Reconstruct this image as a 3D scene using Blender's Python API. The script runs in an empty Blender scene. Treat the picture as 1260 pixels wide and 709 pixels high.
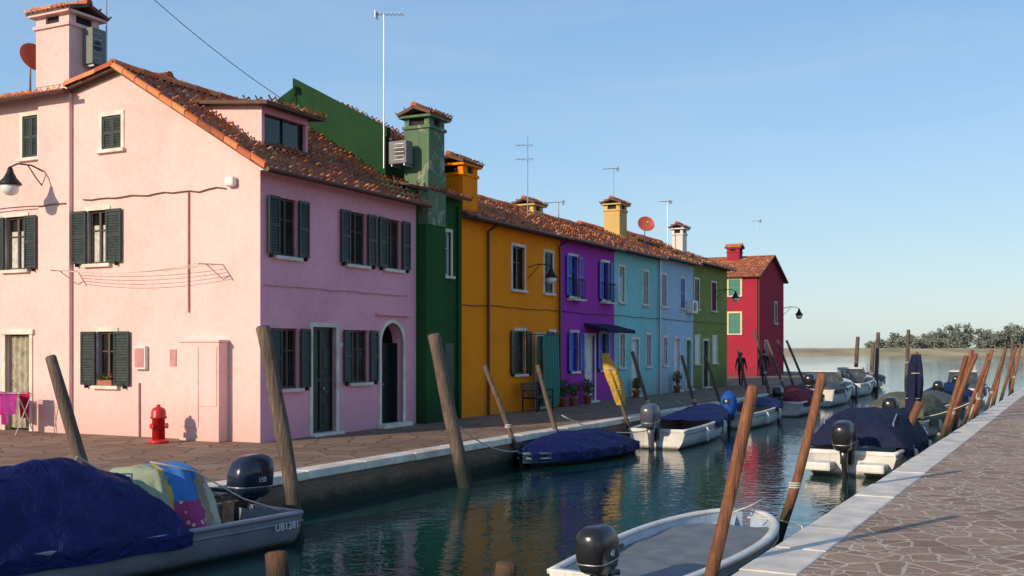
import bpy, math, random
from mathutils import Vector, Matrix, noise
random.seed(7)
V=Vector
D=V((.4472,.8944,0)); N=V((.8944,-.4472,0)); G=-N
A=V((-5.25,22.03,0)); Z=V((0,0,1))
WL=-.65
# ------------------------------------------------------------ materials
def new_mat(name):
    m=bpy.data.materials.new(name); m.use_nodes=True
    nt=m.node_tree; b=nt.nodes['Principled BSDF']
    return m,nt,b
def nd(nt,t,**k):
    n=nt.nodes.new(t)
    for a,v in k.items():
        if a in n.inputs: n.inputs[a].default_value=v
        else: setattr(n,a,v)
    return n
def noise_n(nt,vec,scale,detail=4,rough=.55,dist=0):
    n=nd(nt,'ShaderNodeTexNoise'); n.inputs['Scale'].default_value=scale; n.inputs['Detail'].default_value=detail
    n.inputs['Roughness'].default_value=rough; n.inputs['Distortion'].default_value=dist
    nt.links.new(vec,n.inputs['Vector']); return n.outputs['Fac']
def ramp(nt,fac,stops):
    r=nd(nt,'ShaderNodeValToRGB'); e=r.color_ramp.elements
    while len(e)<len(stops): e.new(.5)
    for i,(p,c) in enumerate(stops):
        e[i].position=p; e[i].color=(c[0],c[1],c[2],1) if not isinstance(c,(int,float)) else (c,c,c,1)
    nt.links.new(fac,r.inputs['Fac']); return r.outputs['Color']
def mixc(nt,fac,a,b,mode='MIX'):
    m=nd(nt,'ShaderNodeMix',data_type='RGBA',blend_type=mode)
    for s,v in ((0,fac),(6,a),(7,b)):
        if hasattr(v,'is_linked'): nt.links.new(v,m.inputs[s])
        else: m.inputs[s].default_value=v if s==0 else (v[0],v[1],v[2],1)
    return m.outputs[2]
def bump(nt,b,h,strength=.3,dist=.02,prev=None):
    n=nd(nt,'ShaderNodeBump'); n.inputs['Strength'].default_value=strength; n.inputs['Distance'].default_value=dist
    nt.links.new(h,n.inputs['Height'])
    if prev: nt.links.new(prev,n.inputs['Normal'])
    nt.links.new(n.outputs['Normal'],b.inputs['Normal']); return n.outputs['Normal']
def pos(nt,obj=False):
    if obj: return nd(nt,'ShaderNodeTexCoord').outputs['Object']
    return nd(nt,'ShaderNodeNewGeometry').outputs['Position']
def mapping(nt,vec,scale=(1,1,1),rot=(0,0,0)):
    m=nd(nt,'ShaderNodeMapping'); m.inputs['Scale'].default_value=scale; m.inputs['Rotation'].default_value=rot
    nt.links.new(vec,m.inputs['Vector']); return m.outputs['Vector']
def sepz(nt,vec):
    s=nd(nt,'ShaderNodeSeparateXYZ'); nt.links.new(vec,s.inputs[0]); return s.outputs[2]
def maprange(nt,v,a,b,c=0,d=1):
    m=nd(nt,'ShaderNodeMapRange')
    for i,x in enumerate((a,b,c,d)): m.inputs[1+i].default_value=x
    nt.links.new(v,m.inputs[0]); return m.outputs[0]
def math_n(nt,op,a,b):
    m=nd(nt,'ShaderNodeMath',operation=op)
    for i,v in enumerate((a,b)):
        if hasattr(v,'is_linked'): nt.links.new(v,m.inputs[i])
        else: m.inputs[i].default_value=v
    return m.outputs[0]
def sc(c,k): return tuple(min(1,x*k) for x in c[:3])
def M(name,col,rough=.6,var=.15,scale=6,bmp=.1,bs=40,metal=0,bd=.01,obj=True,spec=.5):
    m,nt,b=new_mat(name); v=pos(nt,obj)
    f=noise_n(nt,v,scale,4)
    c=ramp(nt,f,[(.3,sc(col,1-var)),(.7,sc(col,1+var))])
    nt.links.new(c,b.inputs['Base Color'])
    r=maprange(nt,f,.3,.7,max(.02,rough-.1),min(1,rough+.1)); nt.links.new(r,b.inputs['Roughness'])
    b.inputs['Metallic'].default_value=metal; b.inputs['Specular IOR Level'].default_value=spec
    if bmp: bump(nt,b,noise_n(nt,v,bs,3),bmp,bd)
    return m
def stucco(name,col,dirt=(.12,.1,.08),wear=.5,patch=None):
    m,nt,b=new_mat(name); v=pos(nt)
    big=noise_n(nt,v,.55,6,.62,.4); fine=noise_n(nt,v,9,4)
    c=ramp(nt,big,[(.3,sc(col,.82)),(.5,col),(.72,sc(col,1.12))])
    c=mixc(nt,.3,c,ramp(nt,fine,[(.3,sc(col,.75)),(.7,sc(col,1.15))]))
    st=noise_n(nt,mapping(nt,v,(3.5,3.5,.25)),1.6,4,.6)
    c=mixc(nt,maprange(nt,st,.5,.78,0,.45*wear),c,sc(dirt,1.6))
    if patch:
        c=mixc(nt,maprange(nt,noise_n(nt,v,1.3,7,.65,.6),.54,.6,0,.75),c,patch)
    z=sepz(nt,v); zz=math_n(nt,'ADD',z,math_n(nt,'MULTIPLY',big,-1.6))
    c=mixc(nt,maprange(nt,zz,-.75,.25,.75*wear,0),c,dirt)
    nt.links.new(c,b.inputs['Base Color']); b.inputs['Roughness'].default_value=.9
    b.inputs['Specular IOR Level'].default_value=.2
    n1=bump(nt,b,noise_n(nt,v,2.5,4),.4,.04)
    bump(nt,b,noise_n(nt,v,55,3),.35,.006,n1)
    return m
m_pink=stucco('pink_stucco',(.82,.54,.50),(.45,.28,.24),.6)
m_pink_shade=stucco('pink_stucco_shaded',(.84,.38,.47),(.42,.24,.25),.5)  # same pink, deepened: shade of the canal-facing walls put into the colour
m_green=stucco('dark_green_stucco',(.018,.085,.022),(.01,.02,.01),.8)
m_greenroof=stucco('green_gable_stucco',(.014,.052,.018),(.01,.02,.01),.9)
m_moss=stucco('mossy_stucco',(.12,.19,.11),(.03,.04,.03),1,(.40,.40,.32))
m_yellow=stucco('yellow_stucco',(.98,.27,.005),(.42,.13,.02),.45)
m_purple=stucco('purple_stucco',(.40,.045,.38),(.2,.06,.17),.5)
m_teal=stucco('turquoise_stucco',(.24,.56,.56),(.25,.3,.28),.8)
m_lblue=stucco('light_blue_stucco',(.36,.54,.68),(.3,.3,.28),1,(.5,.56,.58))
m_olive=stucco('olive_green_stucco',(.22,.26,.06),(.1,.1,.06),1,(.28,.28,.1))
m_red=stucco('crimson_stucco',(.36,.025,.05),(.12,.03,.04),.6)
m_ochre=stucco('ochre_stucco',(.62,.42,.15),(.25,.18,.1),.8)
m_whitest=stucco('white_stucco',(.7,.67,.62),(.3,.28,.25),.7)
m_stone=M('istrian_stone',(.66,.60,.51),.7,.25,2.2,.3,30,obj=False)
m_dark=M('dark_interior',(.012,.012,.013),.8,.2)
m_wood=M('brown_timber',(.09,.055,.035),.7,.3,8)
m_shut=M('dark_green_shutter',(.010,.022,.016),.45,.25,10,.15)
m_shutblue=M('blue_shutter',(.02,.08,.48),.45,.2,10)
m_shutteal=M('teal_paint',(.02,.18,.14),.5,.2,10)
m_shutgrey=M('grey_shutter',(.25,.3,.3),.6,.2,10)
m_white=M('white_paint',(.75,.74,.71),.5,.08,6,.1)
m_iron=M('black_iron',(.02,.02,.022),.45,.2,10,.1,metal=.4)
m_alu=M('galvanised_metal',(.45,.46,.48),.4,.1,10,0,metal=.7)
m_acgrey=M('grey_casing',(.16,.165,.16),.6,.2,8)
m_redp=M('red_enamel',(.5,.015,.012),.4,.2,5,.05)
m_dish=M('red_dish_paint',(.5,.09,.05),.5,.15,6)
m_copper=M('brown_downpipe',(.12,.05,.03),.45,.2,6,metal=.4)
m_pipepink=M('painted_conduit',(.5,.24,.22),.7,.2,6)
def glass_mat():
    m,nt,b=new_mat('window_glass'); v=pos(nt)
    c=ramp(nt,noise_n(nt,v,.9,3),[(.35,(.006,.008,.009)),(.6,(.03,.035,.035)),(.75,(.12,.13,.12))])
    nt.links.new(c,b.inputs['Base Color']); b.inputs['Roughness'].default_value=.06
    bump(nt,b,noise_n(nt,v,1.6,2),.08,.05); return m
m_glass=glass_mat()
m_curt=M('lace_curtain',(.5,.5,.47),.9,.25,9,.2)
def tile_mat():
    m,nt,b=new_mat('terracotta_tiles'); v=pos(nt)
    at=nd(nt,'ShaderNodeAttribute',attribute_name='tint'); s=nd(nt,'ShaderNodeSeparateColor'); nt.links.new(at.outputs['Color'],s.inputs[0])
    c=ramp(nt,s.outputs[0],[(0,(.20,.055,.025)),(.3,(.46,.115,.04)),(.6,(.68,.19,.065)),(.85,(.78,.29,.11)),(1,(.7,.48,.3))])
    c=mixc(nt,maprange(nt,noise_n(nt,v,2.2,6,.68),.52,.74,0,.55),c,(.13,.07,.05))
    c=mixc(nt,maprange(nt,noise_n(nt,v,7,4,.6),.6,.7,0,.35),c,(.36,.26,.12))
    nt.links.new(c,b.inputs['Base Color']); b.inputs['Roughness'].default_value=.88
    bump(nt,b,noise_n(nt,v,45,3),.4,.008); return m
m_tile=tile_mat()
m_under=M('roof_underside',(.13,.07,.05),.9,.3,6)
def paving(name,c1,c2,c3,mort,scale,rnd=1.0,mw=(.045,.075),sub=True):
    m,nt,b=new_mat(name); v0=pos(nt)
    w=nd(nt,'ShaderNodeTexNoise'); w.inputs['Scale'].default_value=1.6; nt.links.new(v0,w.inputs['Vector'])
    vm=nd(nt,'ShaderNodeVectorMath',operation='MULTIPLY_ADD'); nt.links.new(w.outputs['Color'],vm.inputs[0]); vm.inputs[1].default_value=(.3,.3,0); nt.links.new(v0,vm.inputs[2])
    vec=mapping(nt,vm.outputs[0],(1,1,0))
    def vor(feat,s):
        q=nd(nt,'ShaderNodeTexVoronoi',feature=feat,voronoi_dimensions='2D'); q.inputs['Scale'].default_value=s; q.inputs['Randomness'].default_value=rnd; nt.links.new(vec,q.inputs['Vector']); return q
    e=vor('DISTANCE_TO_EDGE',scale); f=vor('F1',scale)
    s=nd(nt,'ShaderNodeSeparateColor'); nt.links.new(f.outputs['Color'],s.inputs[0]); cellr=s.outputs[0]; ed=e.outputs['Distance']
    if sub:
        e2=vor('DISTANCE_TO_EDGE',scale*1.75); f2=vor('F1',scale*1.75); s2=nd(nt,'ShaderNodeSeparateColor'); nt.links.new(f2.outputs['Color'],s2.inputs[0])
        sel=math_n(nt,'GREATER_THAN',s.outputs[1],.52)
        d2=math_n(nt,'ADD',math_n(nt,'MULTIPLY',e2.outputs['Distance'],1/1.3),math_n(nt,'MULTIPLY',math_n(nt,'SUBTRACT',1.0,sel),5.0))
        ed=math_n(nt,'MINIMUM',ed,d2)
        cellr=math_n(nt,'FRACT',math_n(nt,'ADD',cellr,math_n(nt,'MULTIPLY',sel,s2.outputs[0])),0.0)
    c=ramp(nt,cellr,[(0,c1),(.5,c2),(1,c3)])
    c=mixc(nt,.4,c,ramp(nt,noise_n(nt,v0,14,4,.65),[(.3,sc(c1,.7)),(.7,sc(c3,1.15))]))
    ed=math_n(nt,'ADD',ed,math_n(nt,'MULTIPLY',noise_n(nt,v0,18,2),.05))
    k=maprange(nt,ed,mw[0],mw[1],0,1)
    mo=ramp(nt,noise_n(nt,v0,6,3),[(.3,sc(mort,.6)),(.7,mort)])
    c=mixc(nt,k,mo,c)
    c=mixc(nt,maprange(nt,noise_n(nt,v0,.6,4),.45,.75,0,.45),c,sc(c1,.7))
    nt.links.new(c,b.inputs['Base Color'])
    b.inputs['Roughness'].default_value=.8; b.inputs['Specular IOR Level'].default_value=.25
    n1=bump(nt,b,k,.5,.012); bump(nt,b,noise_n(nt,v0,30,3),.5,.008,n1)
    return m
m_pave=paving('crazy_paving',(.22,.135,.095),(.33,.22,.16),(.44,.31,.23),(.66,.55,.42),2.6,1,(.05,.085))
m_pavel=paving('quay_paving',(.18,.11,.072),(.25,.165,.115),(.32,.22,.155),(.13,.10,.08),1.5,.8,sub=False)
def quaywall():
    m,nt,b=new_mat('quay_wall_brick'); v=pos(nt); z=sepz(nt,v)
    s=nd(nt,'ShaderNodeSeparateXYZ'); nt.links.new(v,s.inputs[0])
    cb=nd(nt,'ShaderNodeCombineXYZ'); nt.links.new(s.outputs[1],cb.inputs[0]); nt.links.new(z,cb.inputs[1])
    br=nd(nt,'ShaderNodeTexBrick'); br.inputs['Scale'].default_value=4; nt.links.new(cb.outputs[0],br.inputs['Vector'])
    br.inputs['Color1'].default_value=(.26,.12,.07,1); br.inputs['Color2'].default_value=(.16,.085,.055,1); br.inputs['Mortar'].default_value=(.22,.18,.13,1)
    c=mixc(nt,maprange(nt,noise_n(nt,v,3,5),.4,.65,0,.8),br.outputs['Color'],(.15,.11,.07))
    zz=math_n(nt,'ADD',z,math_n(nt,'MULTIPLY',noise_n(nt,v,4,4),-.25))
    c=mixc(nt,maprange(nt,zz,-.65,-.42,1,0),c,(.012,.02,.008))
    nt.links.new(c,b.inputs['Base Color']); b.inputs['Roughness'].default_value=.75
    bump(nt,b,noise_n(nt,v,14,5),.6,.04); return m
m_qwall=quaywall()
def water():
    m,nt,b=new_mat('canal_water'); v=pos(nt)
    c=ramp(nt,noise_n(nt,v,.25,2),[(.35,(.004,.030,.026)),(.65,(.010,.050,.045))])
    nt.links.new(c,b.inputs['Base Color']); b.inputs['Roughness'].default_value=.02; b.inputs['IOR'].default_value=1.4
    v2=mapping(nt,v,(1.0,1.5,1),(0,0,math.radians(10)))
    n1=bump(nt,b,noise_n(nt,v2,.8,2,.5,.5),.3,.03)
    n2=bump(nt,b,noise_n(nt,v2,3.0,2,.5,.8),.4,.02,n1)
    bump(nt,b,noise_n(nt,v2,10,2,.5,.3),.25,.004,n2)
    return m
m_water=water()
def polewood(name,c1,c2):
    m,nt,b=new_mat(name); v=pos(nt); z=sepz(nt,v)
    st=noise_n(nt,mapping(nt,v,(14,14,1.2)),2.2,5,.65,.3)
    c=ramp(nt,st,[(.3,sc(c1,.5)),(.5,c1),(.72,c2)])
    oi=nd(nt,'ShaderNodeObjectInfo'); c=mixc(nt,math_n(nt,'MULTIPLY',oi.outputs['Random'],.5),c,(.09,.06,.045))
    c=mixc(nt,maprange(nt,noise_n(nt,v,3,4),.5,.7,0,.6),c,sc(c1,.4))
    zz=math_n(nt,'ADD',z,math_n(nt,'MULTIPLY',noise_n(nt,v,5,3),-.4))
    c=mixc(nt,maprange(nt,zz,-.55,-.1,1,0),c,(.014,.02,.01))
    nt.links.new(c,b.inputs['Base Color']); b.inputs['Roughness'].default_value=.8
    bump(nt,b,st,.8,.03); return m
m_pg=polewood('weathered_grey_wood',(.13,.09,.065),(.27,.19,.14))
m_pb=polewood('red_brown_wood',(.24,.085,.035),(.42,.17,.075))
def fabric(name,col,sc2=5,rough=.85):
    m,nt,b=new_mat(name); v=pos(nt,True)
    c=ramp(nt,noise_n(nt,v,sc2,5,.6),[(.3,sc(col,.7)),(.7,sc(col,1.25))])
    nt.links.new(c,b.inputs['Base Color']); b.inputs['Roughness'].default_value=rough; b.inputs['Specular IOR Level'].default_value=.25
    n1=bump(nt,b,noise_n(nt,v,3.2,4,.6,1.2),.8,.1); bump(nt,b,noise_n(nt,v,160,2),.2,.003,n1); return m
m_navy=fabric('navy_tarpaulin',(.004,.010,.085),5,.65); m_navy2=fabric('dark_navy_canvas',(.012,.016,.05)); m_maroon=fabric('maroon_canvas',(.16,.02,.03))
m_greyc=fabric('grey_canvas',(.09,.1,.11)); m_bluec=fabric('bright_blue_canvas',(.015,.1,.4)); m_olivec=fabric('olive_canvas',(.12,.12,.08))
m_yelcloth=fabric('yellow_cloth',(.5,.3,.06)); m_redcloth=fabric('red_laundry',(.55,.02,.08)); m_purcloth=fabric('magenta_laundry',(.35,.03,.22)); m_beige=fabric('beige_cloth',(.4,.36,.26))
def towel():
    m,nt,b=new_mat('patterned_towel'); v=pos(nt,True); s=nd(nt,'ShaderNodeSeparateXYZ'); nt.links.new(v,s.inputs[0])
    t=maprange(nt,math_n(nt,'ADD',s.outputs[0],math_n(nt,'MULTIPLY',noise_n(nt,v,3,3),.35)),1.05,2.55)
    r=nd(nt,'ShaderNodeValToRGB'); r.color_ramp.interpolation='CONSTANT'; e=r.color_ramp.elements
    cols=[(0,(.42,.40,.30)),(.27,(.30,.24,.16)),(.36,(.04,.16,.45)),(.62,(.5,.32,.06)),(.68,(.28,.32,.22))]
    while len(e)<len(cols): e.new(.5)
    for i,(p,c) in enumerate(cols): e[i].position=p; e[i].color=(*c,1)
    nt.links.new(t,r.inputs['Fac'])
    isb=math_n(nt,'MULTIPLY',math_n(nt,'GREATER_THAN',t,.36),math_n(nt,'LESS_THAN',t,.62))
    low=math_n(nt,'MULTIPLY',isb,math_n(nt,'LESS_THAN',s.outputs[2],.78))
    c=mixc(nt,low,r.outputs['Color'],(.32,.04,.16))
    vo=nd(nt,'ShaderNodeTexVoronoi'); vo.inputs['Scale'].default_value=9; nt.links.new(v,vo.inputs['Vector'])
    c=mixc(nt,math_n(nt,'MULTIPLY',low,maprange(nt,vo.outputs['Distance'],.22,.27,1,0)),c,(.6,.52,.3))
    nt.links.new(c,b.inputs['Base Color']); b.inputs['Roughness'].default_value=.95
    bump(nt,b,noise_n(nt,v,5,4),.5,.05); return m
m_towel=towel()
def gelcoat(name,col):
    m,nt,b=new_mat(name); v=pos(nt,True); z=sepz(nt,v)
    c=ramp(nt,noise_n(nt,v,2.5,5,.6),[(.3,sc(col,.8)),(.7,sc(col,1.08))])
    st=noise_n(nt,mapping(nt,v,(9,9,1)),1.5,4,.6)
    c=mixc(nt,maprange(nt,st,.55,.75,0,.4),c,sc(col,.45))
    zz=math_n(nt,'ADD',z,math_n(nt,'MULTIPLY',st,-.08))
    c=mixc(nt,maprange(nt,zz,-.01,.06,.9,0),c,(.03,.035,.02))
    nt.links.new(c,b.inputs['Base Color']); b.inputs['Roughness'].default_value=.35; return m
m_hullw=gelcoat('white_gelcoat',(.68,.67,.63)); m_hullg=gelcoat('grey_hull_paint',(.27,.25,.30)); m_hullb=gelcoat('pale_blue_hull',(.38,.48,.57)); m_hulldb=gelcoat('blue_grey_hull',(.06,.12,.17))
m_ing=M('grey_deck',(.2,.22,.24),.6,.15,5,.1); m_inw=M('cream_deck',(.5,.48,.44),.6,.15,5,.1)
m_mat=M('grey_floor_mat',(.15,.165,.18),.7,.25,4,.2,25)
m_motor=M('navy_engine_cowl',(.012,.02,.045),.22,.1,3,.02); m_motork=M('black_engine_cowl',(.02,.02,.024),.25,.1,3,.02); m_motorg=M('grey_engine',(.08,.09,.12),.3,.1,3,.02)
m_rope=M('rope',(.5,.48,.4),.9,.2,20); m_skin=M('skin',(.45,.27,.2),.6,.1,5,0); m_jack=M('dark_jacket',(.02,.02,.028),.8,.2,8); m_trou=M('dark_trousers',(.03,.03,.045),.8,.2,8); m_hair=M('dark_hair',(.03,.02,.015),.6,.2,20)
m_lampglass=M('opal_lamp_glass',(.75,.75,.72),.25,.03,5,0); m_grass=M('marsh_grass',(.38,.31,.17),.95,.35,.08,.3,2,obj=False)
m_plant=M('plant_leaf',(.05,.1,.03),.6,.4,8,.1); m_geran=M('geranium_flower',(.6,.06,.03),.6,.3,8,.1); m_pot=M('terracotta_pot',(.35,.13,.07),.8,.15,8)
m_screen=M('acrylic_windscreen',(.03,.04,.05),.08,.1,3,0); m_fender=M('fender_vinyl',(.55,.55,.52),.4,.15,6,0)

# ------------------------------------------------------------ mesh helpers
class Thing:
    def __init__(s,name,loc=(0,0,0),rot=0,rm=None):
        s.name=name; s.M=Matrix.Translation(V(loc))@(rm.to_4x4() if rm else Matrix.Rotation(rot,4,'Z')); s.Mi=s.M.inverted(); s.parts={}
    def add(s,pn,mat,vf,smooth=False,world=False,cols=None,bevel=0):
        v,f=vf
        p=s.parts.setdefault(pn,dict(v=[],f=[],m=mat,s=smooth,c=[],b=bevel))
        o=len(p['v']); p['v']+=[(s.Mi@V(q)) if world else V(q) for q in v]; p['f']+=[tuple(i+o for i in q) for q in f]
        if cols: p['c']+=cols
    def done(s):
        e=bpy.data.objects.new(s.name,None); e.empty_display_size=.2; e.matrix_world=s.M; bpy.context.collection.objects.link(e)
        for pn,p in s.parts.items():
            me=bpy.data.meshes.new(pn); me.from_pydata([tuple(q) for q in p['v']],[],p['f']); me.validate()
            me.materials.append(p['m'])
            if p['s']: me.polygons.foreach_set('use_smooth',[True]*len(me.polygons))
            if p['c'] and len(p['c'])==len(me.polygons):
                ca=me.color_attributes.new('tint','FLOAT_COLOR','CORNER'); arr=[]
                for pl,c in zip(me.polygons,p['c']): arr+= [c,c,c,1]*len(pl.vertices)
                ca.data.foreach_set('color',arr)
            me.update()
            o=bpy.data.objects.new(pn,me); bpy.context.collection.objects.link(o); o.parent=e
            if p['b']:
                md=o.modifiers.new('bevel','BEVEL'); md.width=p['b']; md.segments=2; md.limit_method='ANGLE'
        s.e=e; return e
BF=[(0,3,2,1),(4,5,6,7),(0,1,5,4),(1,2,6,5),(2,3,7,6),(3,0,4,7)]
def box(x0,x1,y0,y1,z0,z1): return [(x0,y0,z0),(x1,y0,z0),(x1,y1,z0),(x0,y1,z0),(x0,y0,z1),(x1,y0,z1),(x1,y1,z1),(x0,y1,z1)],BF
class Fr:
    def __init__(s,o,a,n): s.o=V(o); s.a=V(a); s.n=V(n)
    def P(s,a,z,o=0): return s.o+s.a*a+s.n*o+Z*z
    def box(s,a0,a1,z0,z1,o0,o1):
        c=[(a0,o0),(a1,o0),(a1,o1),(a0,o1)]
        return [s.P(a,z0,o) for a,o in c]+[s.P(a,z1,o) for a,o in c],BF
def loft(rings,cap=True,closed=True):
    n=len(rings[0]); v=[p for r in rings for p in r]; f=[]
    for i in range(len(rings)-1):
        for j in range(n if closed else n-1):
            k=(j+1)%n; f.append((i*n+j,i*n+k,(i+1)*n+k,(i+1)*n+j))
    if cap: f.append(tuple(reversed(range(n)))); f.append(tuple(range((len(rings)-1)*n,len(rings)*n)))
    return v,f
def tube(pts,rad,n=8,wob=0,seed=0):
    pts=[V(p) for p in pts]; rings=[]
    for i,p in enumerate(pts):
        t=(pts[min(i+1,len(pts)-1)]-pts[max(i-1,0)]).normalized()
        u=t.cross(V((0,1,0)) if abs(t.y)<.9 else V((1,0,0))).normalized(); w=t.cross(u)
        r=rad[i] if isinstance(rad,(list,tuple)) else rad
        rings.append([p+(u*math.cos(a)+w*math.sin(a))*r*(1+wob*noise.noise(V((math.cos(a)*1.5+seed,math.sin(a)*1.5,p.z*1.3)))) for a in [2*math.pi*j/n for j in range(n)]])
    return loft(rings)
def cyl(a,b,r,n=10): return tube([a,b],r,n)
def sagline(p,q,s,n=14): p=V(p); q=V(q); return [p+(q-p)*(i/n)-Z*(s*4*(i/n)*(1-i/n)) for i in range(n+1)]
def ell(c,rx,ry,rz,nu=12,nv=8):
    rings=[]
    for i in range(nv+1):
        t=math.pi*(i+.02)/(nv+.04); rings.append([V((c[0]+rx*math.sin(t)*math.cos(p),c[1]+ry*math.sin(t)*math.sin(p),c[2]-rz*math.cos(t))) for p in [2*math.pi*j/nu for j in range(nu)]])
    return loft(rings)
def grid(fn,nu,nv):
    v=[fn(i/nu,j/nv) for i in range(nu+1) for j in range(nv+1)]
    return v,[(i*(nv+1)+j,(i+1)*(nv+1)+j,(i+1)*(nv+1)+j+1,i*(nv+1)+j+1) for i in range(nu) for j in range(nv)]
def tiles(T,O,a,L,up,S,per=.22,row=.38,amp=.042,slab=True,seed=0,tone=0):
    a=V(a).normalized(); up=V(up).normalized(); nr=a.cross(up)
    if nr.z<0: nr=-nr
    rnd=random.Random(int(O.x*97+O.y*13)+seed)
    ns=6; nx=max(6,int(round(L/per))*ns); rows=max(1,round(S/row)); rs=S/rows; ncol=nx//ns+2
    v=[];f=[];c=[]; base=amp+.012
    for r in range(rows):
        jit=[rnd.uniform(-.03,.03) for _ in range(ncol)]; hj=[rnd.uniform(-.008,.012) for _ in range(ncol)]
        tt=[min(1,max(0,rnd.gauss(.55+tone,.24))) for _ in range(ncol)]
        o=len(v)
        for k in range(3):
            for i in range(nx+1):
                x=L*i/nx; col=int((i+ns/2)//ns); pr=math.cos(2*math.pi*i/ns)
                y=r*rs+(jit[col] if k<2 else .02)
                h=amp*pr+(hj[col] if k else -.02)+(.03 if k==1 else 0)
                sag=.04*noise.noise(V((x*.5,(r*rs)*.5,O.y))) if L>3 else 0
                v.append(O+a*x+up*y+nr*(h+base+sag))
        for k in range(2):
            for i in range(nx):
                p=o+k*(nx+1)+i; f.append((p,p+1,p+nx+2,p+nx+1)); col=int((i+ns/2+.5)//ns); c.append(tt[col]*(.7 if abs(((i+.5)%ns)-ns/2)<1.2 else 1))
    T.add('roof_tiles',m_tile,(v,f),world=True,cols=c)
    if slab:
        q=[O+a*x+up*y+nr*h for h in (-.07,.012) for x,y in ((0,0.03),(L,0.03),(L,S),(0,S))]
        T.add('roof_deck',m_under,(q,BF),world=True)
def ridge(T,p,q,r=.11):
    d=(q-p); n=max(1,int(d.length/.4)); v=[];f=[];c=[]
    s=V((-d.y,d.x,0)).normalized()
    for i in range(n):
        o=len(v); p0=p+d*(i/n); p1=p+d*((i+1.08)/n); t=random.gauss(.6,.2); t=min(1,max(0,t)); jz=Z*random.uniform(-.012,.012)
        for k,(pp,rr) in enumerate(((p0,r*1.12),(p1,r*.95))):
            for j in range(7):
                an=math.pi*j/6; v.append(pp+jz+s*math.cos(an)*rr+Z*(math.sin(an)*rr*.9-(.05 if j in (0,6) else 0)))
        for j in range(6): f.append((o+j,o+j+1,o+7+j+1,o+7+j)); c.append(t)
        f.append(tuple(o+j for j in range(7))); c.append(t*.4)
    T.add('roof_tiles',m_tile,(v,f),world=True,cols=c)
def lerp_prof(pts):
    def f(a):
        for (x0,z0),(x1,z1) in zip(pts,pts[1:]):
            if a<=x1+1e-6: return z0+(z1-z0)*(a-x0)/(x1-x0)
        return pts[-1][1]
    return f
def wall(T,pn,mat,fr,pts,ops,z0=-.1,o=0,rev=.16):
    pf=lerp_prof(pts); br=sorted(set([round(p[0],4) for p in pts]+[round(x,4) for q in ops for x in q[:2]]))
    v=[];f=[]
    def quad(*p):
        k=len(v); v.extend(p); f.append((k,k+1,k+2,k+3))
    for a0,a1 in zip(br,br[1:]):
        mid=(a0+a1)/2; cur=z0
        for q in sorted([q for q in ops if q[0]<mid<q[1]],key=lambda q:q[2]):
            if q[2]>cur+1e-4: quad(fr.P(a0,cur,o),fr.P(a1,cur,o),fr.P(a1,q[2],o),fr.P(a0,q[2],o))
            cur=q[3]
        quad(fr.P(a0,cur,o),fr.P(a1,cur,o),fr.P(a1,pf(a1),o),fr.P(a0,pf(a0),o))
    for q in ops:
        c=[(q[0],q[2]),(q[1],q[2]),(q[1],q[3]),(q[0],q[3])]
        for i in range(4):
            (x0,y0),(x1,y1)=c[i],c[(i+1)%4]; quad(fr.P(x0,y0,o),fr.P(x1,y1,o),fr.P(x1,y1,o-rev),fr.P(x0,y0,o-rev))
    T.add(pn,mat,(v,f),world=True)
def poly(T,pn,mat,pts): T.add(pn,mat,([V(p) for p in pts],[tuple(range(len(pts)))]),world=True)
def leaf(T,pn,m,fr,a0,a1,z0,z1,o0,th=.035,slats=True):
    w=.05
    T.add(pn,m,fr.box(a0,a0+w,z0,z1,o0,o0+th),world=True); T.add(pn,m,fr.box(a1-w,a1,z0,z1,o0,o0+th),world=True)
    for z in (z0,(z0+z1)/2-.03,z1-.07): T.add(pn,m,fr.box(a0+w,a1-w,z,z+.07,o0+.002,o0+th-.002),world=True)
    T.add(pn,m,fr.box(a0+w,a1-w,z0+.07,z1-.07,o0+.004,o0+.012),world=True)
    if slats:
        z=z0+.1
        while z<z1-.12:
            vs=[fr.P(a,zz,oo) for a in (a0+w,a1-w) for zz,oo in ((z,o0+th-.006),(z+.012,o0+th-.006),(z+.05,o0+.014),(z+.038,o0+.014))]
            T.add(pn,m,(vs,[(0,1,5,4),(1,2,6,5),(2,3,7,6),(3,0,4,7)]),world=True); z+=.06
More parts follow.
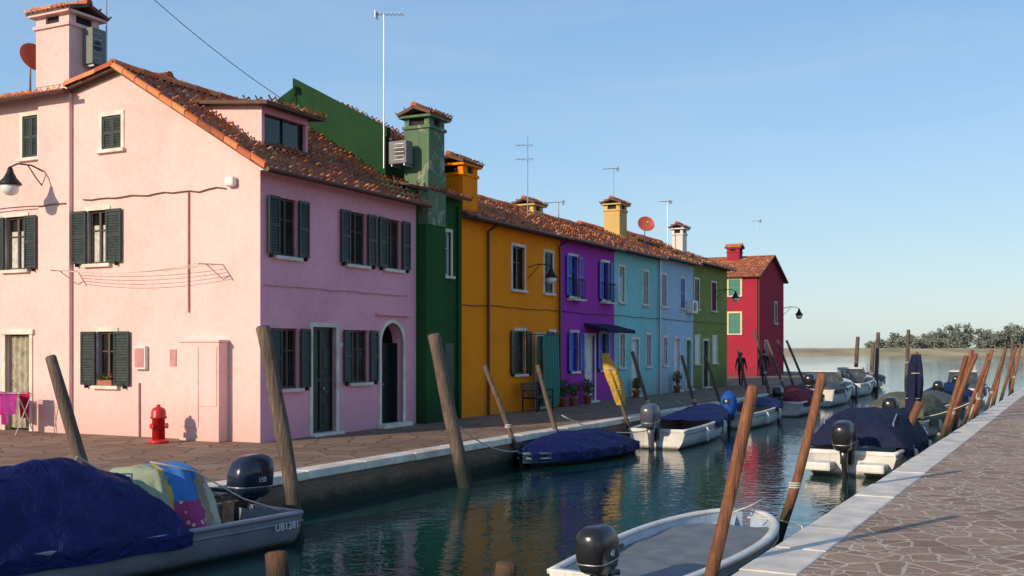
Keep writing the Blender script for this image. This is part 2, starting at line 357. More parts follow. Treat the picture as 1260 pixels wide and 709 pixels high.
def window(T,fr,a0,a1,z0,z1,o=0,shut=None,state='open',sw=None,curtain=False,sur=True,frame=None,box_flowers=False,rnd=random.Random(3)):
    P=lambda *k:fr.box(*k)
    fm=frame or m_wood
    g=o-.115
    T.add('window_glass',m_glass,P(a0,a1,z0,z1,g-.01,g),world=True)
    w=.05; am=(a0+a1)/2; pn='window_frames_'+fm.name
    for k in ((a0,a0+w,z0,z1),(a1-w,a1,z0,z1),(a0+w,a1-w,z0,z0+w),(a0+w,a1-w,z1-w,z1),(am-.03,am+.03,z0+w,z1-w)): T.add(pn,fm,P(*k,g+.002,g+.05),world=True)
    for a,b in ((a0+w,am-.03),(am+.03,a1-w)): T.add(pn,fm,P(a,b,z0+(z1-z0)*.62,z0+(z1-z0)*.62+.03,g+.002,g+.035),world=True)
    if curtain: T.add('window_curtains',m_curt,grid(lambda u,v:fr.P(a0+w+(a1-a0-2*w)*u,z0+w+(z1-z0-2*w)*v*.75,g+.003+.0),6,4),world=True)
    if sur:
        b=.09
        T.add('window_surrounds',m_stone,P(a0-b,a0,z0,z1+.0,o-.05,o+.022),world=True); T.add('window_surrounds',m_stone,P(a1,a1+b,z0,z1,o-.05,o+.022),world=True)
        T.add('window_surrounds',m_stone,P(a0-b,a1+b,z1,z1+b,o-.05,o+.026),world=True)
    T.add('window_sills',m_stone,P(a0-.13,a1+.13,z0-.08,z0,o-.12,o+.09),world=True,bevel=.008)
    if shut:
        hw=sw or (a1-a0)/2; pn='shutters_'+shut.name
        if state=='open':
            leaf(T,pn,shut,fr,a0-.015-hw,a0-.015,z0+.01,z1,o+.035+rnd.uniform(0,.03)); leaf(T,pn,shut,fr,a1+.015,a1+.015+hw,z0+.01,z1,o+.035+rnd.uniform(0,.03))
        else:
            leaf(T,pn,shut,fr,a0,am-.004,z0,z1,o-.04); leaf(T,pn,shut,fr,am+.004,a1,z0,z1,o-.04)
        for a in (a0-.05-hw*.6,a1+.05+hw*.6) if state=='open' else ():
            T.add('shutter_latches',m_iron,P(a-.01,a+.01,z0-.06,z0+.05,o,o+.1),world=True)
    if box_flowers:
        T.add('flower_boxes',m_pot,P(a0+.05,a1-.05,z0,z0+.13,o-.05,o+.08),world=True)
        for i in range(60):
            c=fr.P(rnd.uniform(a0,a1),z0+.13+rnd.uniform(0,.16),o+rnd.uniform(-.06,.13)); s=.035
            d1=V((rnd.uniform(-1,1),rnd.uniform(-1,1),rnd.uniform(-1,1))).normalized()*s; d2=d1.cross(V((rnd.random(),rnd.random(),1))).normalized()*s
            T.add('flowers' if i%4==0 else 'flower_leaves',m_geran if i%4==0 else m_plant,([c-d1,c-d2,c+d1,c+d2],[(0,1,2,3)]),world=True)
def door(T,fr,a0,a1,z1,o=0,mat=m_shut,sur=True,z0=.04):
    am=(a0+a1)/2; g=o-.13
    for x0,x1 in ((a0,am-.004),(am+.004,a1)):
        leaf(T,'door_leaves_'+mat.name,mat,fr,x0,x1,z0,z1,g,.045,False)
        for zz in (.25,.9,1.5): T.add('door_panels_'+mat.name,mat,fr.box(x0+.1,x1-.1,zz,zz+.45,g+.012,g+.03),world=True,bevel=.01)
    T.add('door_handle',m_alu,ell(tuple(fr.P(am+.06,1.05,g+.07)),.025,.025,.03),world=True)
    T.add('door_step',m_stone,fr.box(a0-.12,a1+.12,-.05,.06,o-.16,o+.18),world=True,bevel=.01)
    if sur:
        b=.1
        for x in (a0-b,a1): T.add('door_surround',m_stone,fr.box(x,x+b,.06,z1,o-.05,o+.025),world=True)
        T.add('door_surround',m_stone,fr.box(a0-b,a1+b,z1,z1+b,o-.05,o+.03),world=True)
def chimney(T,fr,a0,a1,o0,o1,z0,z1,mat,flare=.14,seed=1):
    pn='chimney_stack'
    T.add(pn,mat,fr.box(a0,a1,z0,z1-.28,o0,o1),world=True)
    c=flare
    T.add(pn,mat,fr.box(a0-c*.4,a1+c*.4,z1-.28,z1-.2,o0-c*.4,o1+c*.4),world=True)
    T.add('chimney_flue',m_dark,fr.box(a0+.06,a1-.06,z1-.2,z1+.0,o0+.06,o1-.06),world=True)
    w=(a1-a0)*.3
    for x in (a0,a1-w):
        for y in (o0,o1-w*.6): T.add(pn,mat,fr.box(x,x+w,z1-.2,z1,y,y+w*.6),world=True)
    om=(o0+o1)/2
    T.add(pn,mat,fr.box(a0-c,a1+c,z1,z1+.06,o0-c,o1+c),world=True)
    half=(o1-o0)/2+c+.05; hh=.2
    for sg in (1,-1):
        O=fr.P(a0-c-.05,z1+.1,om+sg*half); up=fr.n*(-sg*half)+Z*hh
        tiles(T,O,fr.a,a1-a0+2*c+.1,up,up.length,per=.17,row=.26,amp=.026,slab=True,seed=seed,tone=.15)
    ridge(T,fr.P(a0-c-.05,z1+hh+.12,om),fr.P(a1+c+.05,z1+hh+.12,om),.08)
def arch_open(T,pn,mat,fr,a0,a1,zs,o=0,rev=.3,surround=True):
    r=(a1-a0)/2; am=(a0+a1)/2; n=14; arc=[(am-r*math.cos(math.pi*i/n),zs+r*math.sin(math.pi*i/n)) for i in range(n+1)]
    v=[];f=[]
    for i in range(n):
        k=len(v); (x0,z0),(x1,z1)=arc[i],arc[i+1]
        v+=[fr.P(x0,z0,o),fr.P(x1,z1,o),fr.P(x1,zs+r,o),fr.P(x0,zs+r,o)]; f.append((k,k+1,k+2,k+3))
        k=len(v); v+=[fr.P(x0,z0,o),fr.P(x1,z1,o),fr.P(x1,z1,o-rev),fr.P(x0,z0,o-rev)]; f.append((k,k+1,k+2,k+3))
    T.add(pn,mat,(v,f),world=True)
    if surround:
        b=.1; path=[(a0,.06)]+arc+[(a1,.06)]
        rings=[]
        for x,z in path:
            if z<=zs: dx=-1 if x<am else 1; dz=0
            else: dx=(x-am)/r; dz=(z-zs)/r
            rings.append([fr.P(x,z,o-.05),fr.P(x,z,o+.035),fr.P(x+dx*b,z+dz*b,o+.035),fr.P(x+dx*b,z+dz*b,o-.05)])
        T.add('door_surround',m_stone,loft(rings),world=True)

FC=Fr(A,D,N)
FG=Fr(A,G,-D)
# ------------------------------------------------------------ pink house
T=Thing('pink_house',A)
ops=[(4.4,5.0,3.9,5.12),(4.15,4.7,1.12,2.35),(3.97,4.57,6.48,7.24),(6.68,7.2,6.5,7.5),(7.08,7.78,3.85,5.12),(6.95,7.8,-.02,2.3)]
wall(T,'gable_wall',m_pink,FG,[(0,5.85),(4,8.25),(5.5,7.95),(13,7.95)],ops)
window(T,FG,4.4,5.0,3.9,5.12,shut=m_shut,sw=.46,curtain=True); window(T,FG,4.15,4.7,1.12,2.35,shut=m_shut,sw=.46,box_flowers=True)
window(T,FG,3.97,4.57,6.48,7.24,shut=m_shut,state='closed'); window(T,FG,6.68,7.2,6.5,7.5,shut=m_shut,state='closed'); window(T,FG,7.08,7.78,3.85,5.12,shut=m_shut,sw=.4,curtain=True)
T.add('door_curtain',m_beige,grid(lambda u,v:FG.P(6.97+.81*u,.05+2.22*v,-.12+.03*math.sin(u*26)),30,4),True,True)
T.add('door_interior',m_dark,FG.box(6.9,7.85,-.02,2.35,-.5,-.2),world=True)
for x in (6.85,7.8): T.add('door_surround',m_stone,FG.box(x,x+.1,0,2.3,-.05,.03),world=True)
T.add('door_surround',m_stone,FG.box(6.8,7.95,2.3,2.42,-.05,.06),world=True)
sops=[(.56,1.2,3.95,5.2),(3.15,3.85,3.95,5.2),(4.72,5.38,3.95,5.2),(.65,1.25,1.1,2.4),(1.76,2.64,-.02,2.45),(3.25,3.95,1.15,2.4),(4.5,5.5,-.02,2.6)]
wall(T,'canal_wall',m_pink_shade,FC,[(0,5.85),(6.15,5.85)],sops)
for a0,a1,z0,z1 in sops[:3]: window(T,FC,a0,a1,z0,z1,shut=m_shut,sw=.36,sur=False)
window(T,FC,.65,1.25,1.1,2.4,shut=m_shut,sw=.34,sur=False); window(T,FC,3.25,3.95,1.15,2.4,shut=m_shut,sw=.34,sur=False)
door(T,FC,1.76,2.64,2.45)
arch_open(T,'canal_wall',m_pink_shade,FC,4.5,5.5,2.1)
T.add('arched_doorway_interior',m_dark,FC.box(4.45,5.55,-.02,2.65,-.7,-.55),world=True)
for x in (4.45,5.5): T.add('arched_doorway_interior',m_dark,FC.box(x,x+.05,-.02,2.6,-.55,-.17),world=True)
door(T,FC,4.5,5.5,2.1,o=-.25,sur=False)
T.add('arch_step',m_stone,FC.box(4.35,5.65,-.05,.1,-.05,.22),world=True)
T.add('door_canopy',m_pink_shade,FC.box(4.25,5.75,2.78,2.84,0.003,.12),world=True)
T.add('cornice',m_whitest,FC.box(-.02,6.15,5.68,5.8,.002,.14),world=True)
T.add('gutter',m_copper,tube([FC.P(-.3,5.64,.44),FC.P(6.15,5.64,.44)],.05,8),world=True)
T.add('street_number',m_white,FC.box(2.8,2.95,2.0,2.1,.002,.012),world=True)
poly(T,'rear_wall',m_pink,[FC.P(6.147,-.1,0),FC.P(6.147,5.85,0),FC.P(6.147,8.25,-4),FC.P(6.147,7.95,-5.5),FC.P(6.147,7.95,-13),FC.P(6.147,-.1,-13)])
poly(T,'rear_wall',m_pink,[FC.P(0,-.1,-13),FC.P(6.147,-.1,-13),FC.P(6.147,7.95,-13),FC.P(3,8.85,-13),FC.P(0,7.95,-13)])
up=G*4.0+Z*2.4; k=up/4.0
O=FC.P(-.22,5.85,0)-k*.42+Z*.04; tiles(T,O,D,6.38,up,(k*4.42).length)
up2=-G*1.5+Z*.3; tiles(T,FC.P(-.22,7.99,-5.5),D,6.38,up2,up2.length)
ridge(T,FC.P(-.25,8.33,-4),FC.P(6.15,8.33,-4))
up3=D*3+Z*.95; k3=up3/3
tiles(T,FG.P(5.45,7.99,0)-k3*.38,G,7.6,up3,(k3*3.4).length); tiles(T,FG.P(5.45,7.99,-6.1)+(D*.2),G,7.6,-D*3.1+Z*.95,3.4)
ridge(T,FG.P(5.45,8.98,-3),FG.P(13,8.98,-3))
poly(T,'wing_end_wall',m_pink,[FG.P(5.5,7.5,0),FG.P(5.5,7.97,0),FG.P(5.5,8.9,-3),FG.P(5.5,7.97,-6.1),FG.P(5.5,7.5,-6.1)])
T.add('wing_gutter',m_copper,tube([FG.P(5.3,7.84,.42),FG.P(13,7.84,.42)],.055,8),world=True)
def rake(p,q,T=T):
    T.add('rake_board',m_under,([p+Z*-.1+D*-.01,q+Z*-.1+D*-.01,q+D*-.01,p+D*-.01,p+Z*-.1-D*.1,q+Z*-.1-D*.1,q-D*.1,p-D*.1],BF),world=True)
rake(FG.P(0,5.87,0),FG.P(4,8.27,0)); rake(FG.P(4,8.27,0),FG.P(5.5,7.97,0))
ridge(T,FG.P(-.35,5.7,.2),FG.P(4.0,8.31,.2),.09); ridge(T,FG.P(5.5,8.02,.2),FG.P(4.0,8.33,.2),.09)
T.add('chimney_breast',m_pink,FG.box(5.52,6.55,-.1,8.3,.002,.1),world=True)
chimney(T,FG,5.5,6.6,-.75,.12,8.1,9.72,m_pink,.13)
FD=Fr(A+D*1.24+G*1.0,D,N)
wall(T,'dormer_front',m_pink_shade,FD,[(0,7.4),(1.66,7.4)],[(.1,1.58,6.6,7.25)],z0=6.35)
T.add('dormer_glass',m_glass,FD.box(.1,1.58,6.6,7.25,-.13,-.12),world=True)
for x in (.1,.82,1.54): T.add('dormer_frames',m_shut,FD.box(x,x+.04,6.6,7.25,-.118,-.08),world=True)
T.add('dormer_sill',m_under,FD.box(-.05,1.71,6.5,6.58,0.001,.1),world=True)
for s in (1.24,2.9): poly(T,'dormer_cheek',m_pink,[FC.P(s,6.35,-1),FC.P(s,7.41,-1),FC.P(s,7.62,-3.05)])
tiles(T,FC.P(1.0,7.42,-.62),D,2.15,G+Z*.1,2.55)
T.add('wall_cable',m_copper,tube([FG.P(.9+i*.25,5.36+.05*noise.noise(V((i*.5,0,0)))+.02*abs(math.sin(i)),.03) for i in range(18)],.014,6),world=True)
T.add('wall_cable',m_copper,tube([FG.P(5.6+i*.4,5.32+.04*noise.noise(V((i*.7,4,0))),.13) for i in range(14)],.014,6),world=True)
T.add('wall_pipe',m_pipepink,cyl(FG.P(1.95,2.75,.03),FG.P(1.95,5.35,.03),.02),world=True)
T.add('wall_pipe',m_pipepink,cyl(FG.P(3.4,0,.03),FG.P(3.4,1.2,.03),.02),world=True)
T.add('facade_cable',m_pipepink,tube([FC.P(.1+i*.4,3.3+.03*noise.noise(V((i*.6,8,0))),.02) for i in range(15)],.01,5),world=True)
T.add('junction_box',m_white,FG.box(.6,.85,5.38,5.6,.003,.16),world=True,bevel=.06)
T.add('meter_box',m_whitest,FG.box(3.15,3.5,1.5,2.02,.003,.1),world=True,bevel=.01); T.add('meter_box_door',m_pipepink,FG.box(3.19,3.46,1.55,1.97,.101,.11),world=True)
T.add('wall_plaque',m_pipepink,FG.box(2.32,2.5,1.58,1.95,.003,.02),world=True)
T.add('utility_cabinet',m_pink,FG.box(.85,1.95,0,2.1,.003,.3),world=True,bevel=.01); T.add('utility_cabinet',m_pink,FG.box(.82,1.98,2.1,2.15,.003,.33),world=True)
for x in (.9,1.41): T.add('cabinet_door',m_pink,FG.box(x,x+.48,.75 if x<1 else .3,2.0,.302,.315),world=True,bevel=.004)
T.done()
T=Thing('clothesline',FG.P(3,3.4,0))
for a in (1.0,5.35):
    T.add('bracket',m_alu,tube([FG.P(a,3.75,.02),FG.P(a,3.72,.75)],.015,6),world=True); T.add('bracket',m_alu,tube([FG.P(a,3.45,.02),FG.P(a,3.72,.5)],.012,6),world=True)
for i in range(4):
    o=.2+i*.17; T.add('line',m_rope,tube([FG.P(1+4.35*u,3.74-.35*u*(1-u)*(1+.2*i),o) for u in [j/12 for j in range(13)]],.006,5),world=True)
T.done()
# ------------------------------------------------------------ dark green house
T=Thing('dark_green_house',FC.P(6.2,0,0))
wall(T,'canal_wall',m_green,FC,[(6.155,6.1),(8.57,6.1)],[(7.45,7.95,3.95,5.15),],o=.0)
window(T,FC,7.45,7.95,3.95,5.15,frame=m_white)
T.add('ground_door',m_shut,FC.box(7.3,8.1,.05,2.1,.004,.03),world=True,bevel=.006)
tiles(T,FC.P(6.15,6.12,.35),D,2.45,G*1.35+Z*.35,1.5)
ptsg=[(.95,7.6),(4.0,9.2),(7.4,7.5)]
F2=Fr(FC.P(6.155,0,0),G,-D); wall(T,'gable_wall',m_greenroof,F2,ptsg,[],z0=0)
F3=Fr(FC.P(8.57,0,0),G,-D); wall(T,'gable_wall',m_greenroof,F3,ptsg,[],z0=0)
poly(T,'upper_wall',m_greenroof,[FC.P(6.155,5.5,-.95),FC.P(8.57,5.5,-.95),FC.P(8.57,7.6,-.95),FC.P(6.155,7.6,-.95)])
tiles(T,FC.P(6.25,7.5,-.75),D,2.3,G*3.05+Z*1.6,3.6); tiles(T,FC.P(6.25,7.4,-7.5),D,2.3,-G*3.5+Z*1.75,3.9)
T.add('gable_parapet',m_greenroof,([F2.P(.9,7.55,.02),F2.P(4,9.2,.02),F2.P(4,9.46,.02),F2.P(.9,7.81,.02),F2.P(.9,7.55,-.15),F2.P(4,9.2,-.15),F2.P(4,9.46,-.15),F2.P(.9,7.81,-.15)],BF),world=True)
chimney(T,FC,6.3,7.1,-.45,.3,5.2,8.0,m_moss,.12)
T.add('chimney_breast',m_green,FC.box(6.2,7.2,-.1,5.2,.003,.28),world=True)
T.add('chimney_breast_mossy',m_moss,FC.box(6.24,7.16,5.2,6.6,.003,.31),world=True)
T.add('downpipe',m_green,cyl(FC.P(8.3,0,.06),FC.P(8.3,5.9,.06),.045),world=True)
T.done()
def ac_unit(fr,a,z,o,w=.4,h=.58,m=m_white):
    T=Thing('air_conditioner',fr.P(a,z,o))
    T.add('case',m,fr.box(a-w,a+w,z,z+h,o,o+.32),world=True,bevel=.02)
    T.add('fan_grille',m_iron,tube([fr.P(a-w*.25,z+h/2,o+.321),fr.P(a-w*.25,z+h/2,o+.335)],min(h,w*1.6)*.36,20),world=True)
    for i in range(5): T.add('grille_bars',m_alu,fr.box(a-w*.8,a+w*.3,z+h*(.16+i*.17),z+h*(.16+i*.17)+.01,o+.336,o+.342),world=True)
    T.add('brackets',m_alu,fr.box(a-w*.75,a-w*.65,z-.05,z,o-.1,o+.3),world=True); T.add('brackets',m_alu,fr.box(a+w*.65,a+w*.75,z-.05,z,o-.1,o+.3),world=True); T.done()
ac_unit(Fr(FC.P(6.155,0,0),G,-D),.36,6.75,.02,.27,.6,m_acgrey)
# ------------------------------------------------------------ row houses
def row_house(name,s0,s1,ez,rz,mw,wins,doors,o=0,depth=3.6,tone=0,extra=None):
    T=Thing(name,FC.P(s0,0,0)); s0+=.003; s1-=.003
    ops=[w[:4] for w in wins]+[(d[0],d[1],-.02,d[2]) for d in doors]
    wall(T,'canal_wall',mw,FC,[(s0,ez),(s1,ez)],ops,o=o)
    for w in wins: window(T,FC,*w[:4],o=o,**w[4])
    for d in doors: door(T,FC,d[0],d[1],d[2],o=o,mat=d[3])
    for s in (s0,s1): poly(T,'end_wall',mw,[FC.P(s,-.1,o),FC.P(s,ez,o),FC.P(s,rz,-depth),FC.P(s,ez,-2*depth),FC.P(s,-.1,-2*depth)])
    poly(T,'rear_wall',mw,[FC.P(s0,-.1,-2*depth),FC.P(s1,-.1,-2*depth),FC.P(s1,ez,-2*depth),FC.P(s0,ez,-2*depth)])
    h=rz-ez; k=(G*depth+Z*h)/depth
    tiles(T,FC.P(s0,ez+.03,0)-k*.4,D,s1-s0,k,(k*(depth+.4)).length,tone=tone); k2=(-G*depth+Z*h)/depth
    tiles(T,FC.P(s0,ez+.03,-2*depth)-k2*.3,D,s1-s0,k2,(k2*(depth+.3)).length,tone=tone)
    ridge(T,FC.P(s0,rz+.1,-depth),FC.P(s1,rz+.1,-depth))
    T.add('eave_board',m_under,FC.box(s0,s1,ez-.16,ez-.04,o+.002,o+.2),world=True)
    T.add('gutter',m_copper,tube([FC.P(s0,ez-.15,.46),FC.P(s1,ez-.15,.46)],.05,8),world=True)
    T.add('facade_cable',m_iron,tube([FC.P(s0+(s1-s0)*i/12,3.2+.05*noise.noise(V((i*.7,s0,0))),o+.03) for i in range(13)],.012,5),world=True)
    if extra: extra(T)
    T.done(); return T
def yel(T):
    chimney(T,FC,8.72,9.6,-.85,-.05,5.6,7.15,m_yellow,.1)
    for s in (10.05,15.2): T.add('downpipe',m_copper,tube([FC.P(s,5.6,.44),FC.P(s,5.4,.08),FC.P(s,0,.08)],.045,8),world=True)
    T.add('upper_block',m_yellow,FC.box(8.65,10.2,5.5,7.6,-3.4,-1.6),world=True); tiles(T,FC.P(8.5,7.61,-1.4),D,1.9,G*2.2+Z*.25,2.3)
row_house('yellow_house',8.58,15.4,5.78,7.35,m_yellow,
 [(11.75,12.6,3.78,5.12,dict(shut=None,frame=m_shut)),(14.1,14.75,3.78,5.12,dict(shut=m_shut,state='closed')),(11.95,12.65,1.15,2.5,dict(shut=m_shut,sw=.36,sur=True)),(14.55,14.95,1.2,2.5,dict(shut=m_shut,sw=.3))],
 [(13.5,14.15,2.35,m_shutteal)],extra=yel)
def pur(T):
    for a in (16.45,19.45):
        T.add('balcony_railing',m_iron,tube([FC.P(a-.5,4.35,.02),FC.P(a-.5,4.35,.28),FC.P(a+.5,4.35,.28),FC.P(a+.5,4.35,.02)],.015,6),world=True)
        T.add('balcony_floor',m_stone,FC.box(a-.55,a+.55,3.6,3.66,.033,.32),world=True)
        for i in range(9): T.add('balcony_railing',m_iron,cyl(FC.P(a-.48+i*.12,3.66,.28),FC.P(a-.48+i*.12,4.35,.28),.009,5),world=True)
    T.add('awning',m_navy2,([FC.P(17.4,2.85,.035),FC.P(20.2,2.85,.035),FC.P(20.2,2.62,.95),FC.P(17.4,2.62,.95),FC.P(17.4,2.82,.035),FC.P(20.2,2.82,.035),FC.P(20.2,2.5,.95),FC.P(17.4,2.5,.95)],BF),world=True)
bs=dict(shut=m_shutblue,frame=m_shutblue,sw=.34)
row_house('purple_house',15.4,20.4,5.8,7.3,m_purple,
 [(16.1,16.8,3.75,5.15,bs),(19.1,19.8,3.75,5.15,bs),(16.25,16.85,1.15,2.5,bs),(18.95,19.6,1.15,2.5,bs)],[(17.55,18.4,2.4,m_white)],o=.03,extra=pur)
row_house('turquoise_house',20.4,25.5,5.85,7.25,m_teal,
 [(20.95,21.55,3.75,5.1,dict(frame=m_white,curtain=True)),(23.7,24.35,3.75,5.1,dict(frame=m_white,shut=m_shutgrey,state='closed')),(21.0,21.6,1.2,2.5,dict(frame=m_white)),(24.1,24.7,1.2,2.5,dict(frame=m_white,shut=m_shutgrey,state='closed'))],
 [(22.4,23.2,2.3,m_white)],tone=-.03)
def lb(T):
    T.add('downpipe',m_alu,cyl(FC.P(25.65,0,.09),FC.P(25.65,5.8,.09),.045),world=True)
row_house('light_blue_house',25.5,30.6,5.95,7.35,m_lblue,
 [(25.95,26.6,3.75,5.1,dict(frame=m_white,shut=m_shutgrey,state='closed')),(28.6,29.25,3.75,5.1,dict(frame=m_white,shut=m_shutblue,state='closed')),(26.2,26.7,1.2,2.4,dict(frame=m_white))],
 [(27.7,28.5,2.35,m_white),(29.5,30.2,2.3,m_shutteal)],o=.04,extra=lb)
row_house('olive_green_house',30.6,36.8,6.1,7.5,m_olive,
 [(31.0,31.7,3.8,5.2,dict(shut=m_shut,state='closed')),(33.9,34.7,3.8,5.2,dict(shut=m_maroon,state='closed')),(31.1,31.8,1.2,2.5,dict(shut=m_white,state='closed')),(34.1,34.8,1.2,2.5,dict(shut=m_white,state='closed'))],
 [(32.4,33.3,2.3,m_shut)],o=-.02)
ac_unit(FC,29.9,3.55,.05)
def chim(name,s,t,z0,z1,w,mat):
    T=Thing(name,FC.P(s,z0,-t)); chimney(T,FC,s,s+w,-t-w*.8,-t,z0,z1,mat,.12); T.done()
chim('brick_chimney',27.9,2.6,6.3,8.5,.95,m_ochre); chim('white_chimney',34.2,1.6,6.3,7.95,.7,m_whitest); chim('roof_chimney',20.0,3.2,6.5,7.55,.9,m_ochre)
# ------------------------------------------------------------ crimson house
OR=V((16.6,71.5,0)); FR=Fr(OR,D,N); FRG=Fr(OR,G,-D)
T=Thing('crimson_house',OR)
wall(T,'gable_wall',m_red,FR,[(0,6.9),(4.1,8.5),(8.2,6.9)],[(5.2,6.0,3.7,5.2),(2.2,3.0,1,2.4)])
window(T,FR,5.2,6.0,3.7,5.2,shut=m_shut,state='closed'); window(T,FR,2.2,3.0,1,2.4,shut=m_shut,state='closed')
wall(T,'front_wall',m_red,FRG,[(0,6.9),(9,6.9)],[(1.15,1.95,5.5,6.6),(1.15,1.95,2.9,4.3),(4,4.8,2.9,4.3),(4,4.8,5.5,6.6)])
m_yf=M('yellow_frame_paint',(.6,.55,.25),.6,.1)
for a,z0,z1 in ((1.15,5.5,6.6),(1.15,2.9,4.3),(4,2.9,4.3),(4,5.5,6.6)):
    window(T,FRG,a,a+.8,z0,z1,shut=m_shutteal,state='closed')
    for b in ((a-.12,a-.001,z0,z1),(a+.801,a+.92,z0,z1),(a-.12,a+.92,z1+.001,z1+.12)): T.add('painted_frames',m_yf,FRG.box(*b,.028,.05),world=True)
poly(T,'rear_wall',m_red,[FR.P(8.2,-.1,0),FR.P(8.2,6.9,0),FR.P(8.2,6.9,-9),FR.P(8.2,-.1,-9)])
poly(T,'rear_wall',m_red,[FR.P(0,-.1,-9),FR.P(8.2,-.1,-9),FR.P(8.2,6.9,-9),FR.P(4.1,8.5,-9),FR.P(0,6.9,-9)])
kk=(D*4.1+Z*1.6)/4.1; tiles(T,FRG.P(-.3,6.92,0)-kk*.35,G,9.6,kk,(kk*4.45).length); kk=(-D*4.1+Z*1.6)/4.1; tiles(T,FRG.P(-.3,6.92,-8.2)-kk*.35,G,9.6,kk,(kk*4.45).length)
chimney(T,FRG,2.0,2.9,-3.9,-3.0,8.0,9.0,m_red,.1); T.add('downpipe',m_copper,cyl(FR.P(.15,0,.08),FR.P(.15,6.8,.08),.05),world=True); T.done()

# ------------------------------------------------------------ quays, water, land
def EL(y): return -3.46+.515*(y-16.67)
def ER(y): return 1.95+.542*(y-9.2)
def slab(name,pts,z,mat):
    me=bpy.data.meshes.new(name); me.from_pydata([(x,y,z) for x,y in pts],[],[tuple(range(len(pts)))]); me.materials.append(mat)
    o=bpy.data.objects.new(name,me); bpy.context.collection.objects.link(o); return o
slab('water',[(-3000,-300),(3000,-300),(3000,6000),(-3000,6000)],WL,m_water)
edgeL=[V((EL(-30),-30,0)),V((EL(52),52,0)),V((18.2,64,0)),V((24.3,82,0)),V((20,92,0)),V((-60,120,0))]
slab('quay_pavement',[(p.x,p.y) for p in edgeL]+[(-120,120),(-120,-30)],0,m_pavel)
edgeR=[V((ER(-30),-30,0)),V((ER(90),90,0)),V((130,100,0))]
slab('quay_pavement',[(p.x,p.y) for p in edgeR]+[(130,-30)],0,m_pave)
def quay_edge(name,line,side,wid,th=.14):
    T=Thing(name,line[0])
    for p,q in zip(line,line[1:]):
        d=(q-p); L=d.length; d.normalize(); n=V((d.y,-d.x,0))*side
        T.add('wall',m_qwall,([p+n*0,q+n*0,q+Z*-2.5,p+Z*-2.5],[(0,1,2,3)]),world=True)
        s=0
        while s<L-.05:
            l=min(random.uniform(1.1,1.7),L-s); j=random.uniform(-.012,.012); h=.012+random.uniform(-.004,.005)
            f=Fr(p+d*s,d,n); T.add('coping_stones',m_stone,f.box(.008,l-.008,h-th,h,-wid,.05+j),world=True,bevel=.018); s+=l
    T.done()
quay_edge('quay_edge',edgeL,1,.36); quay_edge('quay_edge',edgeR,-1,.46)
T=Thing('marsh_island',(150,345,0))
def msh(u,v):
    x=-60+u*480; y=345+v*70+6*noise.noise(V((x*.03,0,0))); return V((x,y,-.75+2.2*min(1,v*4)*min(1,(1-v)*4+.2)+.35*noise.noise(V((x*.1,y*.1,0)))))
T.add('marsh',m_grass,grid(msh,160,12),True,True); T.done()
def foliage():
    m,nt,b=new_mat('hazy_foliage'); v=pos(nt)
    c=ramp(nt,noise_n(nt,v,.3,4,.6),[(.3,(.13,.16,.15)),(.55,(.18,.21,.18)),(.75,(.25,.26,.20))]); nt.links.new(c,b.inputs['Base Color']); b.inputs['Roughness'].default_value=.9; return m  # leaf colours greyed and paled, distance haze painted in
m_fol=foliage(); m_trunk=M('trunk_bark',(.14,.12,.1),.9,.2)
T=Thing('distant_treeline',(170,400,0)); rr=random.Random(5)
lv=[];lf=[]
for i in range(66):
    x=139+i*1.7+rr.uniform(-1.2,1.2); y=400+rr.uniform(-14,14); env=min(1,.3+(i/13.))*(.85+.2*math.sin(i*.45))
    h=rr.uniform(8.5,12)*env; T.add('trunks',m_trunk,tube([V((x,y,0)),V((x+rr.uniform(-.3,.3),y,h*.5)),V((x+rr.uniform(-.6,.6),y,h*.8))],[.3,.2,.08],6),world=True)
    for b in range(3): T.add('trunks',m_trunk,tube([V((x,y,h*.35)),V((x+rr.uniform(-1.8,1.8),y+rr.uniform(-1,1),h*.75))],[.12,.04],5),world=True)
    cl=[(V((x+rr.gauss(0,1.7),y+rr.gauss(0,1.7),h*rr.uniform(.08,.88))),rr.uniform(.9,2.1)) for _ in range(15)]
    for _ in range(750):
        c,r=rr.choice(cl); d=V((rr.gauss(0,1),rr.gauss(0,1),rr.gauss(0,.7))); d=d.normalized()*r*rr.random()**.4; p=c+d; s=rr.uniform(.2,.42)
        a=V((rr.gauss(0,1),rr.gauss(0,1),rr.gauss(0,1))).normalized(); bb=a.cross(V((rr.random(),rr.random(),rr.random()+.1))).normalized()
        k=len(lv); lv+=[p-a*s,p-bb*s,p+a*s,p+bb*s]; lf.append((k,k+1,k+2,k+3))
T.add('foliage',m_fol,(lv,lf),world=True); T.done()

